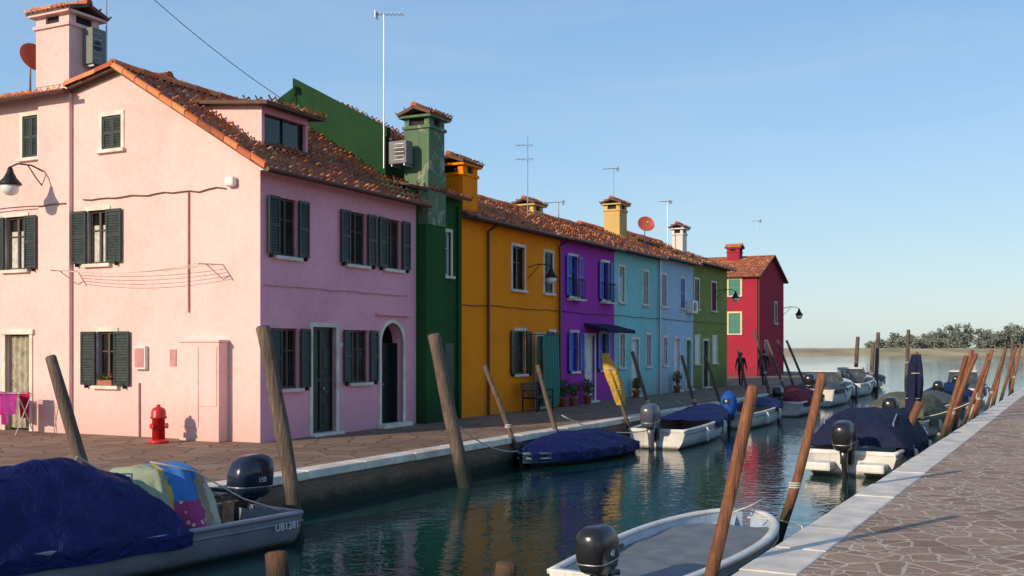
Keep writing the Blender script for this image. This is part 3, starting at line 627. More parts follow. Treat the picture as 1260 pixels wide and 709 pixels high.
# ------------------------------------------------------------ mooring poles
def pole(base,top,r,mat,name='mooring_pole',cloth=None):
    b=V(base); t=V(top); T=Thing(name,b); d=t-b; b2=b-d.normalized()*1.0; n=12
    sd=random.uniform(0,50); bend=V((noise.noise(V((sd,0,0))),noise.noise(V((0,sd,0))),0))*.16
    pts=[b2+(t-b2)*(i/n)+bend*math.sin(math.pi*i/n) for i in range(n+1)]
    rad=[r*(1.1-.22*i/n) for i in range(n+1)]
    pts.append(t+d.normalized()*.02); rad.append(r*.6)
    T.add('shaft',mat,tube(pts,rad,14,.25,sd),True,True)
    if r>.055 and random.random()<.5 and not cloth:
        q=pts[6]+(pts[7]-pts[6])*random.random()
        for kk in range(3): T.add('rope_turns',m_rope,tube([q+Z*(kk*.03)+V((math.cos(a)*r*1.08,math.sin(a)*r*1.08,0)) for a in [i*.52 for i in range(13)]],.012,5),True,True)
    if cloth:
        z0,z1,cr,cm=cloth
        def cf(u,v):
            q=z0+(z1-z0)*v; p=b+d*q; an=2*math.pi*u; rr2=cr*(.65+.5*math.sin(math.pi*v))*(1+.25*math.sin(an*3+v*5)+.15*math.sin(an*7+v*3)); return p+V((math.cos(an)*rr2,math.sin(an)*rr2,0))
        T.add('wrapped_cloth',cm,grid(cf,36,14),True,True)
        for q in (.3,.7):
            z=z0+(z1-z0)*q; p=b+d*z; T.add('ties',m_rope,tube([p+V((math.cos(a)*cr*1.08,math.sin(a)*cr*1.08,0)) for a in [i*.55 for i in range(12)]],.012,5),world=True)
    T.done()
PL=[((-5.08,13.35),(-5.87,1.87),.08),((-3.04,14.8),(-3.52,2.28),.105),((-.86,19.9),(-1.48,2.23),.13),((.23,23.3),(-.6,1.58),.06),((1.31,25.5),(.62,1.55),.06)]
for (x,y),(xt,zt),r in PL: pole((x,y,WL),(xt,y+.1,zt),r,m_pg)
pole((3.33,29.3,WL),(2.6,29.3,1.82),.055,m_pg,cloth=(.42,1.0,.15,m_yelcloth))
for px,y,ptx,zt in ((808,31.6,778,1.85),(862,35.5,839,1.7),(891,38,868,1.65),(926,41.5,908,1.9),(948,45,928,2.7),(972,46,945,2.2),(984,49,957,2.3),(1000,51,968,2.3)):
    pole(((px-630)*y/1300,y,WL),((ptx-630)*y/1300,y,zt),.06,m_pg)
pole((1.63,9.6,WL),(2.2,9.65,1.63),.06,m_pb); pole((3.5,14.2,WL),(4.17,14.2,1.63),.066,m_pb)
pole((8.45,23.3,WL),(8.98,23.3,.78),.09,m_pb)
for y,lean,zt,r in ((27.5,.75,1.75,.065),(28.6,.9,1.8,.07),(30.2,.6,1.9,.065),(32,.9,1.6,.06),(34,.85,1.9,.065),(36.5,.5,1.75,.06),(39.5,.9,1.95,.06),(43,.6,1.9,.07),(47,.8,2,.07),(52,.7,2.1,.07)):
    x=ER(y)-.75; pole((x,y,WL),(x+lean,y+.1,zt),r,m_pb)
pole((10.75,28.6,WL),(10.95,28.6,1.85),.06,m_pb,cloth=(.3,.98,.17,m_navy2))
for x,y,h in ((20.8,64,2.6),(22.4,66,2.1),(22.9,66.5,2.9),(28,75,3.2),(33,70,2.4)): pole((x,y,WL),(x+.15,y,h),.13,m_pg,'channel_post')
pole((-2.35,10.7,WL),(-2.4,10.75,-.1),.13,m_pb,'mooring_stump'); pole((-.12,10.3,WL),(-.05,10.3,-.12),.11,m_pb,'mooring_stump')

# ------------------------------------------------------------ boats
def hbf(u,B,st,bf,pw):
    if u<bf: return B/2*(st+(1-st)*math.sin(math.pi/2*u/bf))
    w=(u-bf)/(1-bf); return B/2*max(.02,(1-w**2))**pw
def boat(name,loc,d,L,B,H,mo,mi,mr,sheer=.18,st=.85,bf=.5,pw=.65,deck=.28,tarp=None,motor=None,thw=(.3,.58),extra=None,flat=None,mx=-.12,box_t=False,fend=True):
    rot=math.atan2(d[1],d[0]); T=Thing(name,(loc[0],loc[1],WL),rot)
    n=26; hb=lambda u:hbf(u,B,st,bf,pw); zg=lambda u:H+sheer*u*u
    prof=[(1,1),(.985,.72),(.93,.4),(.8,.08),(.45,-.18),(0,-.25)]
    outer=[];inner=[]
    for i in range(n+1):
        u=i/n; h=hb(u); z=zg(u); row=[]
        for f,q in prof:
            zz=z*q if q>0 else q; x=L*u-(1-max(0,zz)/z)*.28*L*.25*u**3
            lift=max(0,(u-.7)/.3)**2*.25; zz=zz+lift*(1-max(0,q)); row.append((x,h*f,min(zz,z)))
        outer.append([V(p) for p in row]+[V((p[0],-p[1],p[2])) for p in row[-2::-1]])
        w=.06; hi=max(.01,h-w); fl=.1
        inner.append([V((L*u-.02,hi,z)),V((L*u-.03,hi*.94,z*.5+fl*.5)),V((L*u-.03,hi*.86,fl)),V((L*u-.03,-hi*.86,fl)),V((L*u-.03,-hi*.94,z*.5+fl*.5)),V((L*u-.02,-hi,z))])
    v,f=loft(outer,False,False); f.append(tuple(range(len(outer[0])))); T.add('hull',mo,(v,f),True)
    v,f=loft(inner[1:],False,False); f.append(tuple(range(6))); T.add('interior',mi,(v,f))
    for sg in (1,-1):
        rim=[]
        for i in range(n+1):
            u=i/n; h=hb(u); z=zg(u); x=L*u
            rim.append([V((x,sg*(h+.025),z-.035)),V((x,sg*(h+.03),z+.012)),V((x,sg*(h-.01),z+.03)),V((x-.01,sg*max(.005,h-.075),z+.018)),V((x-.01,sg*max(.005,h-.075),z-.02))])
        T.add('gunwale',mr,loft(rim),True)
        T.add('rub_strake',m_ing,tube([V((L*i/n,sg*(hb(i/n)*.99+.015),zg(i/n)-.11)) for i in range(n+1)],.018,6),True)
        if fend:
            for u in (.25,.55):
                y=sg*(hb(u)+.09); T.add('fenders',m_fender,ell((L*u,y,zg(u)-.22),.075,.075,.2),True); T.add('fender_lines',m_rope,tube([V((L*u,y,zg(u)-.03)),V((L*u,sg*(hb(u)-.03),zg(u)+.04))],.008,5))
    T.add('transom',mr,box(-.02,.06,-hb(0)+.01,hb(0)-.01,H-.06,H+.025),bevel=.01)
    if deck:
        T.add('foredeck',mr if mr!=m_hullb else mi,grid(lambda a,b:(lambda u:V((L*u-.03,hb(u)*.96*(2*b-1),zg(u)+.01+.06*(1-(2*b-1)**2)*hb(u))))(1-deck+deck*a*.985),12,8),True)
        u=1-deck; T.add('deck_bulkhead',mi,box(L*u-.03,L*u,-hb(u)*.9,hb(u)*.9,.1,zg(u)+.01))
        T.add('bow_cleat',m_alu,box(L*.9,L*.9+.16,-.02,.02,zg(.9)+.1,zg(.9)+.13),bevel=.01); T.add('bow_cleat',m_alu,box(L*.9+.06,L*.9+.1,-.02,.02,zg(.9),zg(.9)+.1))
    for t in thw: T.add('thwarts',mi,box(L*t-.13,L*t+.13,-hb(t)+.05,hb(t)-.05,H*.62,H*.62+.04),bevel=.01)
    if flat: T.add('deck_cover',flat,grid(lambda a,b:(lambda u:V((L*u,(hb(u)-.1)*(2*b-1),zg(u)-.1+.03*noise.noise(V((u*6,b*5,1))))))(.08+.8*a),24,14),True)
    if tarp:
        u0,u1,pk,tm,skew=tarp
        def tf(a,b):
            u=u0+(u1-u0)*a; vv=2*b-1; av=abs(vv); lim=.8
            e=(math.sin(math.pi*min(1,max(0,a**skew)))+1e-6)**(.22 if box_t else .45) if a<1 else 0
            if av<=lim:
                q=av/lim; y=hb(u)*1.05*q; z=zg(u)+.03+pk*e*(1-q**(4.5 if box_t else 1.7))
            else:
                q=(av-lim)/(1-lim); y=hb(u)*1.05+.02+.02*math.sin(u*40); z=zg(u)+.03-.2*q
            rg=1-abs(noise.noise(V((u*7+vv*2.2,vv*2.4,pk*5))))*2
            w=noise.noise(V((u*9,vv*3,pk*7)))*.06+(rg-.6)*.05+noise.noise(V((u*26,vv*9,3)))*.03+noise.noise(V((u*50,vv*5,9)))*.015
            return V((L*u+w*.3,(y+.012*math.sin(u*60)*(av>.75))*(1 if vv>=0 else -1),z+w*(pk*.9+.2)*(1 if av<.85 else .3)))
        T.add('tarpaulin',tm,grid(tf,90,70),True)
    if motor:
        mm,my,tilt,sz=motor; R=Matrix.Translation((mx,my,H))@Matrix.Rotation(tilt,4,'Y')
        def tr(vf): return [R@(V(p)*sz) for p in vf[0]],vf[1]
        def se(z,lx,ly,xo): return [V((xo+lx*abs(math.cos(a))**.6*(1 if math.cos(a)>0 else -1),ly*abs(math.sin(a))**.6*(1 if math.sin(a)>0 else -1),z)) for a in [2*math.pi*k/24 for k in range(24)]]
        T.add('outboard_cowl',mm,tr(loft([se(.1,.2,.13,-.17),se(.14,.26,.165,-.18),se(.22,.29,.18,-.19),se(.235,.285,.175,-.19),se(.25,.3,.19,-.19),se(.44,.3,.19,-.2),se(.54,.27,.17,-.22),se(.61,.2,.13,-.24),se(.635,.12,.08,-.24)])),True)
        T.add('outboard_band',m_alu,tr(loft([se(.228,.292,.182,-.19),se(.242,.292,.182,-.19)])),True)
        T.add('outboard_leg',mm,tr(loft([se(.12,.14,.09,-.17),se(-.1,.11,.06,-.17),se(-.4,.1,.045,-.18),se(-.75,.12,.03,-.2)])),True)
        T.add('outboard_plate',mm,tr(box(-.42,-.03,-.09,.09,-.45,-.435))); T.add('outboard_gearcase',mm,tr(ell((-.2,0,-.72),.2,.055,.055)),True)
        for k in range(3):
            a=k*2.094; T.add('propeller',m_alu,tr(([(-.41,0,-.72),(-.43,.13*math.cos(a-.3),-.72+.13*math.sin(a-.3)),(-.4,.13*math.cos(a+.4),-.72+.13*math.sin(a+.4))],[(0,1,2)])))
        T.add('outboard_bracket',m_iron,tr(box(-.08,.16,-.11,.11,-.22,.06)),bevel=.01); T.add('tiller',m_iron,tr(tube([(.02,0,.18),(.3,0,.22),(.5,.02,.25)],[.025,.022,.028],8)))
    if extra: extra(T,L,B,H,hb,zg)
    T.done()
    if motor: T.MR=R; T.msz=sz
    return T
def text_on(parent,txt,loc,rot,size,mat):
    cu=bpy.data.curves.new('lettering','FONT'); cu.body=txt; cu.size=size; cu.extrude=.002; cu.align_x='CENTER'; cu.materials.append(mat)
    o=bpy.data.objects.new('lettering',cu); bpy.context.collection.objects.link(o); o.parent=parent; o.location=loc; o.rotation_euler=rot
def cowl_text(T,txt,size=.1):
    for sg in (1,-1):
        p=T.MR@(V((-.22,sg*.195,.3))*T.msz); text_on(T.e,txt,p,(math.radians(90),0,math.radians(180 if sg>0 else 0)),size,m_white)
def b1x(T,L,B,H,hb,zg):
    T.add('console',m_ing,box(1.45,2.1,-.4,.25,.1,1.1),bevel=.05)
    def cl(u,v):
        x=1.2+1.1*u; s=v*2.05
        if s<.45: y=-.47-.05*(.45-s); z=1.15-(.45-s)
        elif s<1.15: y=-.47+(s-.45); z=1.15+.05*math.sin((s-.45)/.7*math.pi)
        else: y=.23+.42*(s-1.15); z=1.15-.86*(s-1.15)
        e=max(0,abs(u-.52)*2-.55); z-=e*e*1.1
        fold=.05*math.sin(u*17+v*2)*min(1,abs(s-.8)*1.2)+.07*noise.noise(V((u*5,v*5,2)))+.03*noise.noise(V((u*12,v*9,5)))
        return V((x+.08*noise.noise(V((v*4,u*3,1))),y+fold,z+fold*.6))
    T.add('draped_towels',m_towel,grid(cl,60,60),True)
    T.add('mooring_rope',m_rope,tube([V((.1,-.6,.5)),V((.6,-.55,.75)),V((1.15,-.5,.9)),V((2.0,-.5,1.0)),V((2.8,-.1,1.38)),V((3.1,.1,1.2))],.012,6),True)
    T.add('mooring_rope',m_rope,tube([V((.3,.6,.5)),V((.8,.45,.7)),V((1.5,.35,1.12)),V((2.1,.3,1.28))],.01,6),True)
    T.add('side_bench',m_ing,box(.15,1.2,.3,.62,.1,.32),bevel=.02)
    for i in range(6): T.add('rope_coil',m_rope,tube([V((.75+.17*math.cos(a)*(1-.05*i),-.1+.15*math.sin(a)*(1-.05*i),.13+i*.018)) for a in [j*.45 for j in range(15)]],.012,5),True)
B1=boat('motorboat',(-3.38,14.49),(-.56,-.83),6.2,1.5,.45,m_hullg,m_ing,m_hullg,sheer=.14,st=.93,bf=.45,pw=.6,tarp=(.30,1.0,.86,m_navy,.75),motor=(m_motor,-.42,-.04,1.1),thw=(),deck=.3,extra=b1x,mx=.12,fend=False)
text_on(B1.e,'UB1281',(.33,.765,.27),(math.radians(90),0,math.radians(180)),.13,m_white); cowl_text(B1,'150')
def b2x(T,L,B,H,hb,zg):
    T.add('mooring_rope',m_rope,tube([V((3.6,-.2,.52)),V((3.8,-.5,.5)),V((3.7,-.85,.45)),V((3.2,-1.1,.2)),V((2.7,-1.2,-.1))],.012,6),True)
    T.add('mooring_rope',m_rope,tube([V((3.8,.1,.52)),V((4.0,-.1,.6)),V((4.25,-.25,.7))],.012,6),True)
B2=boat('rowing_boat',(.93,10.2),(.51,.86),4.2,1.62,.42,m_hullb,m_hullb,m_hullw,sheer=.1,st=.8,bf=.5,pw=.5,deck=0,motor=(m_motork,.05,-.05,.85),thw=(.2,),flat=m_mat,extra=b2x,mx=.05,fend=False)
cowl_text(B2,'40',.09)
def b9x(T,L,B,H,hb,zg):
    T.add('stern_platform',m_hullw,box(-.45,.0,-.8,-.25,.12,.3),bevel=.04); T.add('stern_platform',m_hullw,box(-.45,.0,.25,.8,.12,.3),bevel=.04)
    for s in (-.75,.75): T.add('canopy_frame',m_alu,tube([V((.9,s,H)),V((1.0,s*.95,H+.55)),V((1.6,s*.9,H+.7))],.015,6))
boat('canopied_motorboat',(6.9,21.7),(.5,.87),6.0,2.0,.5,m_hullw,m_inw,m_hullw,sheer=.22,st=.95,bf=.5,tarp=(.11,.62,.72,m_navy2,1.0),motor=(m_motork,0,-.15,1.1),thw=(),extra=b9x,box_t=True)
boat('open_motorboat',(3.75,27.4),(.42,.9),6.2,1.75,.5,m_hullw,m_ing,m_hullw,sheer=.3,st=.85,bf=.45,tarp=(.42,.98,.22,m_navy,1.0),motor=(m_motorg,.05,-.1,1.15),thw=(.12,.3))
boat('covered_dinghy',(2.75,26.9),(-.55,-.83),4.6,1.5,.26,m_hulldb,m_ing,m_hulldb,sheer=.06,st=.7,bf=.5,tarp=(0.02,.98,.38,m_navy,.8),deck=.2,fend=False)
def covm(T,L,B,H,hb,zg):
    T.add('engine_cover',m_bluec,ell((-.3,0,H+.3),.32,.27,.45),True)
boat('open_motorboat',(7.1,34.2),(.46,.89),5.2,1.6,.5,m_hullw,m_inw,m_hullw,sheer=.25,tarp=(.5,.97,.15,m_navy,1.0),motor=(m_motork,0,-.1,.9),extra=covm)
boat('canopied_motorboat',(10.2,40.2),(.45,.89),5.6,1.9,.55,m_hullw,m_inw,m_hullw,sheer=.3,tarp=(.05,.7,.5,m_maroon,1.0),motor=(m_motork,0,-.1,1.0))
def cab(T,L,B,H,hb,zg):
    rings=[[V((L*.35,-B*.36,H)),V((L*.35,B*.36,H)),V((L*.68,B*.3,H+.05)),V((L*.68,-B*.3,H+.05))],[V((L*.37,-B*.3,H+.75)),V((L*.37,B*.3,H+.75)),V((L*.56,B*.26,H+.75)),V((L*.56,-B*.26,H+.75))]]
    T.add('windscreen',m_screen,loft(rings)); T.add('cabin_top',m_hullw,loft([[p+V((0,0,.002)) for p in rings[1]],[p+V((0,0,.07)) for p in rings[1]]]))
    T.add('rail',m_alu,tube([V((L*.6,B*.42,zg(.6)+.3)),V((L*.8,B*.3,zg(.8)+.35)),V((L*.97,0,zg(.97)+.35)),V((L*.8,-B*.3,zg(.8)+.35)),V((L*.6,-B*.42,zg(.6)+.3))],.015,6),True)
boat('cabin_cruiser',(13.2,46.5),(.45,.89),6.8,2.2,.75,m_hullw,m_inw,m_hullw,sheer=.35,tarp=(.02,.33,.4,m_greyc,1),motor=(m_motork,0,-.1,1.2),thw=(),extra=cab)
boat('cabin_cruiser',(17.5,56),(.45,.89),6.5,2.2,.7,m_hullw,m_inw,m_hullw,sheer=.35,motor=(m_motork,0,-.1,1.2),thw=(),extra=cab)
boat('open_motorboat',(16.0,53),(.4,.92),5.5,1.8,.55,m_hulldb,m_inw,m_hullw,tarp=(.1,.9,.35,m_navy,1),motor=(m_motork,0,-.1,1))
boat('open_motorboat',(21.5,66),(.5,.87),6,2,.6,m_hullw,m_inw,m_hullw,tarp=(.1,.9,.3,m_greyc,1),motor=(m_motork,0,-.1,1))
boat('canopied_motorboat',(10.6,29.4),(.48,.88),5.8,2.0,.6,m_hullw,m_inw,m_hullw,tarp=(.08,.72,.6,m_olivec,1),motor=(m_motork,0,-.1,1.1),box_t=True)
boat('open_motorboat',(14.0,36.5),(.48,.88),5.8,1.9,.6,m_hullw,m_inw,m_hullw,tarp=(.3,.9,.3,m_greyc,1),motor=(m_motork,0,-.1,1.1))
boat('covered_dinghy',(17.6,43.5),(.48,.88),5.5,1.9,.6,m_hulldb,m_inw,m_hullw,tarp=(.05,.95,.4,m_navy,1),motor=(m_motork,0,-.1,1.1))
boat('cabin_cruiser',(21.3,50.5),(.48,.88),6.5,2.1,.65,m_hullw,m_inw,m_hullw,tarp=(.02,.3,.3,m_greyc,1),motor=(m_motork,0,-.1,1.1),extra=cab,thw=())
# mooring lines from boats to poles and quay
for i,(p,q,s) in enumerate((((3.75,27.4,-.1),(1.2,25.5,.35),.25),((.2,23.4,-.3),(-1.1,19.9,.6),.2),((7.3,22.0,-.1),(8.6,23.3,.1),.05),((7.3,34.3,-.1),(4.9,31.6,.4),.2),((6.3,33.0,.1),(5.0,33.3,.02),.1),((10.6,29.6,0),(12.3,28.4,.5),.15))):
    T=Thing('mooring_line',p); T.add('rope',m_rope,tube(sagline(p,q,s),.014,5),True,True); T.done()
T=Thing('overhead_cable',FG.P(5,9,0)); T.add('cable',m_iron,tube(sagline(FG.P(6.0,11.6,-1.5),FC.P(6.2,8.2,-3.2),.25),.009,4),True,True); T.done()
# ------------------------------------------------------------ street furniture
T=Thing('fire_hydrant',(-7.36,22.0,0))
def lathe(T,pn,m,pr,n=20,c=(0,0)): T.add(pn,m,loft([[V((c[0]+r*math.cos(a),c[1]+r*math.sin(a),z)) for a in [2*math.pi*k/n for k in range(n)]] for r,z in pr]),True)
lathe(T,'base_flange',m_redp,[(.21,0),(.21,.05),(.14,.08)]); lathe(T,'barrel',m_redp,[(.13,.08),(.13,.5),(.165,.51),(.165,.55),(.15,.57),(.15,.66),(.12,.72),(.06,.75),(.04,.76),(.04,.8)])
for a in (0,2.1,4.2): T.add('outlets',m_redp,tube([V((math.cos(a)*.1,math.sin(a)*.1,.36)),V((math.cos(a)*.17,math.sin(a)*.17,.36))],.05,12)); T.add('outlet_caps',m_redp,tube([V((math.cos(a)*.17,math.sin(a)*.17,.36)),V((math.cos(a)*.19,math.sin(a)*.19,.36))],.06,12))
T.done()
def lantern(fr,a,z,out,s=1.0,name='wall_lantern'):
    T=Thing(name,fr.P(a,z,out))
    pts=[fr.P(a,z+.42*s,0),fr.P(a,z+.52*s,out*.4),fr.P(a,z+.5*s,out*.8),fr.P(a,z+.4*s,out)]
    T.add('bracket',m_iron,tube(pts,.018*s,6),True,True); T.add('bracket',m_iron,tube([fr.P(a,z+.05*s,0),fr.P(a,z+.25*s,out*.25),fr.P(a,z+.5*s,out*.5)],.014*s,6),True,True)
    def L(pn,m,pr): T.add(pn,m,loft([[fr.P(a,z+zz*s,out)+V((math.cos(t),math.sin(t),0))*r*s for t in [2*math.pi*k/12 for k in range(12)]] for r,zz in pr]),True,True)
    L('hood',m_iron,[(.02,.42),(.05,.38),(.07,.3),(.13,.18),(.22,.08),(.23,.04),(.2,.03)]); L('lamp_glass',m_lampglass,[(.17,.03),(.18,-.05),(.14,-.14),(.06,-.18)])
    T.done()
lantern(FG,6.43,5.65,.95,1.1); lantern(FC,12.9,4.15,.8,.9); lantern(FC,34.6,4.4,1.0,.9); lantern(FR,7.9,4.3,1.2,1.3)
def antenna(base,h,ang=0,kind=0):
    T=Thing('tv_antenna',base,ang); T.add('mast',m_alu,tube([V((0,0,-.3)),V((0,0,h))],.02,6))
    if kind==0:
        T.add('boom',m_alu,tube([V((-.55,0,h-.05)),V((.25,0,h+.02))],.014,5))
        for i in range(7): x=-.5+i*.11; T.add('elements',m_alu,tube([V((x,-.16,h-.04+i*.01)),V((x,.16,h-.04+i*.01))],.006,4))
        T.add('reflector',m_alu,box(.2,.21,-.12,.12,h-.1,h+.1))
    else:
        for k in range(2):
            z=h-.35-k*.5; T.add('boom',m_alu,tube([V((-.45,0,z)),V((.2,0,z+.05))],.012,5))
            for i in range(5): x=-.4+i*.13; T.add('elements',m_alu,tube([V((x,-.2,z)),V((x,.2,z))],.006,4))
    T.done()
antenna(FC.P(6.0,7.0,-.9),3.75,2.9,0); antenna(FC.P(9.0,6.9,-1.2),1.8,2.8,0); antenna(FC.P(17.0,6.6,-2),3.0,.3,1); antenna(FC.P(28.2,7,-3),3.2,.3,0); antenna(FC.P(33.6,7,-2.2),2.3,.6,0); antenna(FRG.P(.9,8.4,-4),2.6,.4,0)
antenna(FC.P(13.6,6.8,-3),1.2,.3,0); antenna(FG.P(5.75,8.8,-1.2),2.3,.4,0); antenna(FC.P(22,6.9,-3),1.0,.3,0)
def dish(p,facing,r):
    f=V(facing).normalized(); T=Thing('satellite_dish',p); q=f.to_track_quat('Z','Y')
    v,fc=grid(lambda a,b:V(p)+q@V((r*a*math.cos(2*math.pi*b),r*.92*a*math.sin(2*math.pi*b),.22*r*a*a)),8,28); T.add('reflector',m_dish,(v,fc),True,True)
    T.add('arm',m_alu,tube([V(p)+q@V((0,-r*.8,.1)),V(p)+q@V((0,-.1*r,r*.9))],.015,5),world=True); T.add('feed_horn',m_alu,ell(tuple(V(p)+q@V((0,-.1*r,r*.9))),.05,.05,.06),world=True)
    T.add('mast',m_alu,tube([V(p)-f*.03,V(p)-f*.12+Z*-.1,V(p)-f*.12-Z*.8],.025,6),True,True); T.done()
dish(FG.P(6.85,8.85,.0),(.8,-.55,.25),.38); dish(FC.P(28.6,7.6,-1.6),(.2,-.95,.3),.4)
ac_unit(Fr(FG.P(5.5,0,-.1),D,N),.35,8.6,.02,.2,.85,m_acgrey)
T=Thing('park_bench',FC.P(12.5,0,.7)); f=Fr(FC.P(11.75,0,.35),D,N)
for i in range(4): T.add('seat_slats',m_wood,f.box(0,1.4,.44,.47,.05+i*.11,.14+i*.11),world=True,bevel=.005)
for i in range(3): T.add('back_slats',m_wood,f.box(0,1.4,.55+i*.13,.64+i*.13,-.02-i*.02,.01-i*.02),world=True,bevel=.005)
for a in (.1,1.27):
    T.add('legs',m_iron,f.box(a,a+.04,0,.44,.42,.46),world=True); T.add('legs',m_iron,f.box(a,a+.04,0,.9,-.06,-.021),world=True); T.add('legs',m_iron,f.box(a,a+.04,.4,.437,-.02,.42),world=True); T.add('armrests',m_iron,f.box(a,a+.04,.64,.67,-.02,.48),world=True); T.add('armrests',m_iron,f.box(a,a+.04,.47,.64,.42,.46),world=True)
T.done()
T=Thing('door_curtain',FC.P(13.3,0,.2)); T.add('fabric',m_shutteal,grid(lambda u,v:FC.P(12.95+1.15*u,.12+2.25*v,.5+.05*math.sin(u*34)+.02*math.sin(v*5)),44,8),True,True); T.add('rail',m_iron,tube([FC.P(12.9,2.4,.5),FC.P(14.15,2.4,.5)],.018,6),world=True)
for a in (12.95,14.1): T.add('rail',m_iron,tube([FC.P(a,2.4,.5),FC.P(a,2.4,.0)],.014,6),world=True)
T.done()
def plant(p,h,r,flow=False):
    T=Thing('potted_plant',p); lathe(T,'pot',m_pot,[(.11,0),(.16,.26),(.18,.27),(.18,.31),(.14,.31),(.12,.27)]); rr=random.Random(int(p[0]*100)); v=[];f=[];v2=[];f2=[]
    for i in range(260):
        d=V((rr.gauss(0,1),rr.gauss(0,1),rr.gauss(0,1))).normalized()*rr.random()**.4; c=V((d.x*r,d.y*r,.3+h*.5+d.z*h*.5)); s=.05
        a=V((rr.gauss(0,1),rr.gauss(0,1),rr.gauss(0,1))).normalized()*s; b=a.cross(d+V((.1,.2,.3))).normalized()*s*.6
        tv,tf=(v2,f2) if (flow and i%6==0) else (v,f); k=len(tv); tv+=[c-a,c-b,c+a,c+b]; tf.append((k,k+1,k+2,k+3))
    T.add('leaves',m_plant,(v,f))
    if v2: T.add('flowers',m_geran,(v2,f2))
    T.add('stem',m_wood,tube([V((0,0,.25)),V((.02,0,.3+h*.6))],.012,5)); T.done()
for s,o,h,r in ((14.9,.35,.7,.28),(15.7,.35,.5,.25),(17.1,.3,.6,.22),(22.1,.3,.5,.2),(27.2,.35,.7,.22)): plant(FC.P(s,0,o),h,r,s>15)
T=Thing('laundry_rack',FG.P(6.7,0,.6)); f=Fr(FG.P(6.2,0,.5),G,-D)
for a in (0,1.3):
    T.add('frame',m_alu,tube([f.P(a,0,0),f.P(a,.95,.45)],.012,6),world=True); T.add('frame',m_alu,tube([f.P(a,0,.5),f.P(a,.95,.05)],.012,6),world=True)
for i in range(4): T.add('frame',m_alu,tube([f.P(0,.94,.06+i*.12),f.P(1.3,.94,.06+i*.12)],.007,5),world=True)
for i,(a,w,h,m) in enumerate(((0.02,.36,.6,m_redcloth),(.42,.3,.75,m_purcloth),(.76,.5,.55,m_redcloth),(.1,.5,.5,m_purcloth))):
    o=.06+(i*2%4)*.12+.01; T.add('garment_%d'%i,m,grid(lambda u,v:f.P(a+w*u*(1+.05*math.sin(v*3)),.96-h*v,o+.03*math.sin(u*9+v*2)+(.02 if i<2 else .05)),14,12),True,True)
T.done()
# ------------------------------------------------------------ people
def person(loc,rot,stride=.25,armsw=.2,jack=m_jack,h=1.72):
    k=h/1.75
    J=[('pel',(0,0,.95),.13),('wai',(0,0,1.1),.125),('che',(.01,0,1.32),.15),('nec',(.01,0,1.48),.06),('hea',(.03,0,1.56),.055)]
    vs=[j[1] for j in J]; rs=[j[2] for j in J]; ed=[(0,1),(1,2),(2,3),(3,4)]
    def ch(par,pts,rad):
        p=par
        for q,r in zip(pts,rad): vs.append(q); rs.append(r); ed.append((p,len(vs)-1)); p=len(vs)-1
        return p
    for sg in (1,-1):
        s=stride*sg
        ch(0,[(0,.1*sg,.88),(s*.5+.03,.1*sg,.5),(s-.02,.1*sg,.1),(s+.1,.105*sg,.045),(s+.18,.105*sg,.035)],[.095,.065,.045,.04,.03])
        a=-armsw*sg
        w=ch(2,[(0,.17*sg,1.42),(a*.4-.02,.23*sg,1.14),(a+.08,.24*sg,.9)],[.07,.047,.033])
        pm=ch(w,[(a+.11,.24*sg,.84)],[.03])
        for i,(l,o) in enumerate(((.07,-.03),(.085,-.01),(.08,.01),(.06,.028))): ch(pm,[(a+.12+.0,.24*sg+o,.84-l*.6),(a+.13,.24*sg+o*1.1,.84-l)],[.009,.007])
        ch(w,[(a+.13,.22*sg,.85),(a+.145,.215*sg,.82)],[.01,.008])
    me=bpy.data.meshes.new('b'); me.from_pydata(vs,ed,[]); o=bpy.data.objects.new('b',me); bpy.context.collection.objects.link(o)
    md=o.modifiers.new('s','SKIN')
    for i,r in enumerate(rs): me.skin_vertices[0].data[i].radius=(r,r*1.15 if 0<=i<3 else r)
    me.skin_vertices[0].data[0].use_root=True
    ss=o.modifiers.new('ss','SUBSURF'); ss.levels=1; ss.render_levels=1
    dg=bpy.context.evaluated_depsgraph_get(); ev=o.evaluated_get(dg).to_mesh(); vv=[v.co.copy() for v in ev.vertices]; ff=[tuple(p.vertices) for p in ev.polygons]
    T=Thing('pedestrian',loc,rot); groups={'trousers':[],'jacket':[],'hands_neck':[],'shoes':[]}
    for p in ff:
        c=sum((vv[i] for i in p),V())/len(p)
        g='jacket'
        if c.z<.1: g='shoes'
        elif abs(c.y)>.19 and c.z<.91: g='hands_neck'
        elif c.z<.9: g='trousers'
        elif c.z>1.49: g='hands_neck'
        groups[g].append(p)
    mats=dict(trousers=m_trou,jacket=jack,hands_neck=m_skin,shoes=m_iron)
    for g,fl in groups.items():
        if not fl: continue
        used=sorted({i for p in fl for i in p}); mp={i:j for j,i in enumerate(used)}
        T.add(g,mats[g],([vv[i]*k for i in used],[tuple(mp[i] for i in p) for p in fl]),True)
    T.add('head',m_skin,ell((.035*k,0,1.64*k),.095*k,.075*k,.115*k,16,12),True); T.add('hair',m_hair,ell((.012*k,0,1.665*k),.1*k,.084*k,.105*k,16,12),True)
    T.add('nose',m_skin,ell((.13*k,0,1.63*k),.02,.012,.02))
    for sg in (1,-1): T.add('ears',m_skin,ell((.03*k,.078*k*sg,1.64*k),.018,.01,.028)); T.add('eyes',m_hair,ell((.118*k,.03*sg,1.655*k),.01,.012,.008))
    T.add('mouth',m_maroon,ell((.122*k,0,1.59*k),.008,.022,.006))
    bpy.data.objects.remove(o); T.done()
person((11.7,54,0),math.radians(65),.22,.2); person((13.0,54.5,0),math.radians(60),.16,.15,h=1.85)

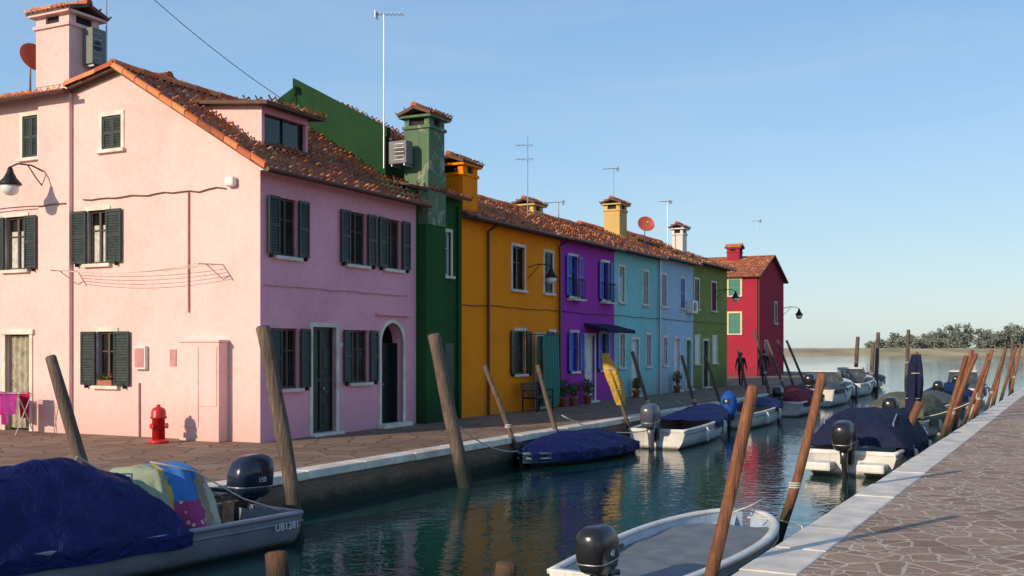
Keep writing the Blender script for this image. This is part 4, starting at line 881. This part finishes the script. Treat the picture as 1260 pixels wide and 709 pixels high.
# ------------------------------------------------------------ light, sky, camera
ts=V((-.69,-.64,.37)).normalized()
ld=bpy.data.lights.new('sun','SUN'); ld.energy=4.4; ld.angle=math.radians(.5); ld.color=(1,.81,.60)
lo=bpy.data.objects.new('sun',ld); lo.rotation_euler=ts.to_track_quat('Z','Y').to_euler(); lo.location=(-20,-20,30); bpy.context.collection.objects.link(lo)
w=bpy.data.worlds.new('World'); bpy.context.scene.world=w; w.use_nodes=True; nt=w.node_tree; bg=nt.nodes['Background']; out=nt.nodes['World Output']
sk=nt.nodes.new('ShaderNodeTexSky'); sk.sky_type='NISHITA'; sk.sun_disc=False; sk.sun_elevation=math.asin(ts.z); sk.sun_rotation=math.atan2(ts.x,ts.y)
sk.air_density=1.0; sk.dust_density=.6; sk.ozone_density=1.0
nt.links.new(sk.outputs[0],bg.inputs['Color']); bg.inputs['Strength'].default_value=.15
tc=nt.nodes.new('ShaderNodeTexCoord'); z=sepz(nt,tc.outputs['Generated'])
hz=noise_n(nt,mapping(nt,tc.outputs['Generated'],(1.2,3,9)),1.6,5,.6,.5)
gr=ramp(nt,z,[(0,(.56,.70,.76)),(.06,(.48,.68,.82)),(.18,(.33,.59,.90)),(.32,(.24,.47,.82)),(1,(.13,.24,.48))])
gr=mixc(nt,maprange(nt,hz,.5,.8,0,.3),gr,(.62,.72,.80))
bg2=nt.nodes.new('ShaderNodeBackground'); nt.links.new(gr,bg2.inputs['Color']); bg2.inputs['Strength'].default_value=1.0
ms=nt.nodes.new('ShaderNodeMixShader'); ms.inputs[0].default_value=.72; nt.links.new(bg.outputs[0],ms.inputs[1]); nt.links.new(bg2.outputs[0],ms.inputs[2]); nt.links.new(ms.outputs[0],out.inputs['Surface'])
cd=bpy.data.cameras.new('camera'); cd.sensor_width=36; cd.lens=1300/1260*36; cd.shift_y=(427-354.5)/1260; cd.clip_end=8000; cd.clip_start=.1
co=bpy.data.objects.new('camera',cd); co.location=(0,0,2.0); co.rotation_euler=(math.radians(90),0,0); bpy.context.collection.objects.link(co)
sc_=bpy.context.scene; sc_.camera=co; sc_.view_settings.view_transform='Standard'; sc_.view_settings.look='None'; sc_.view_settings.exposure=0
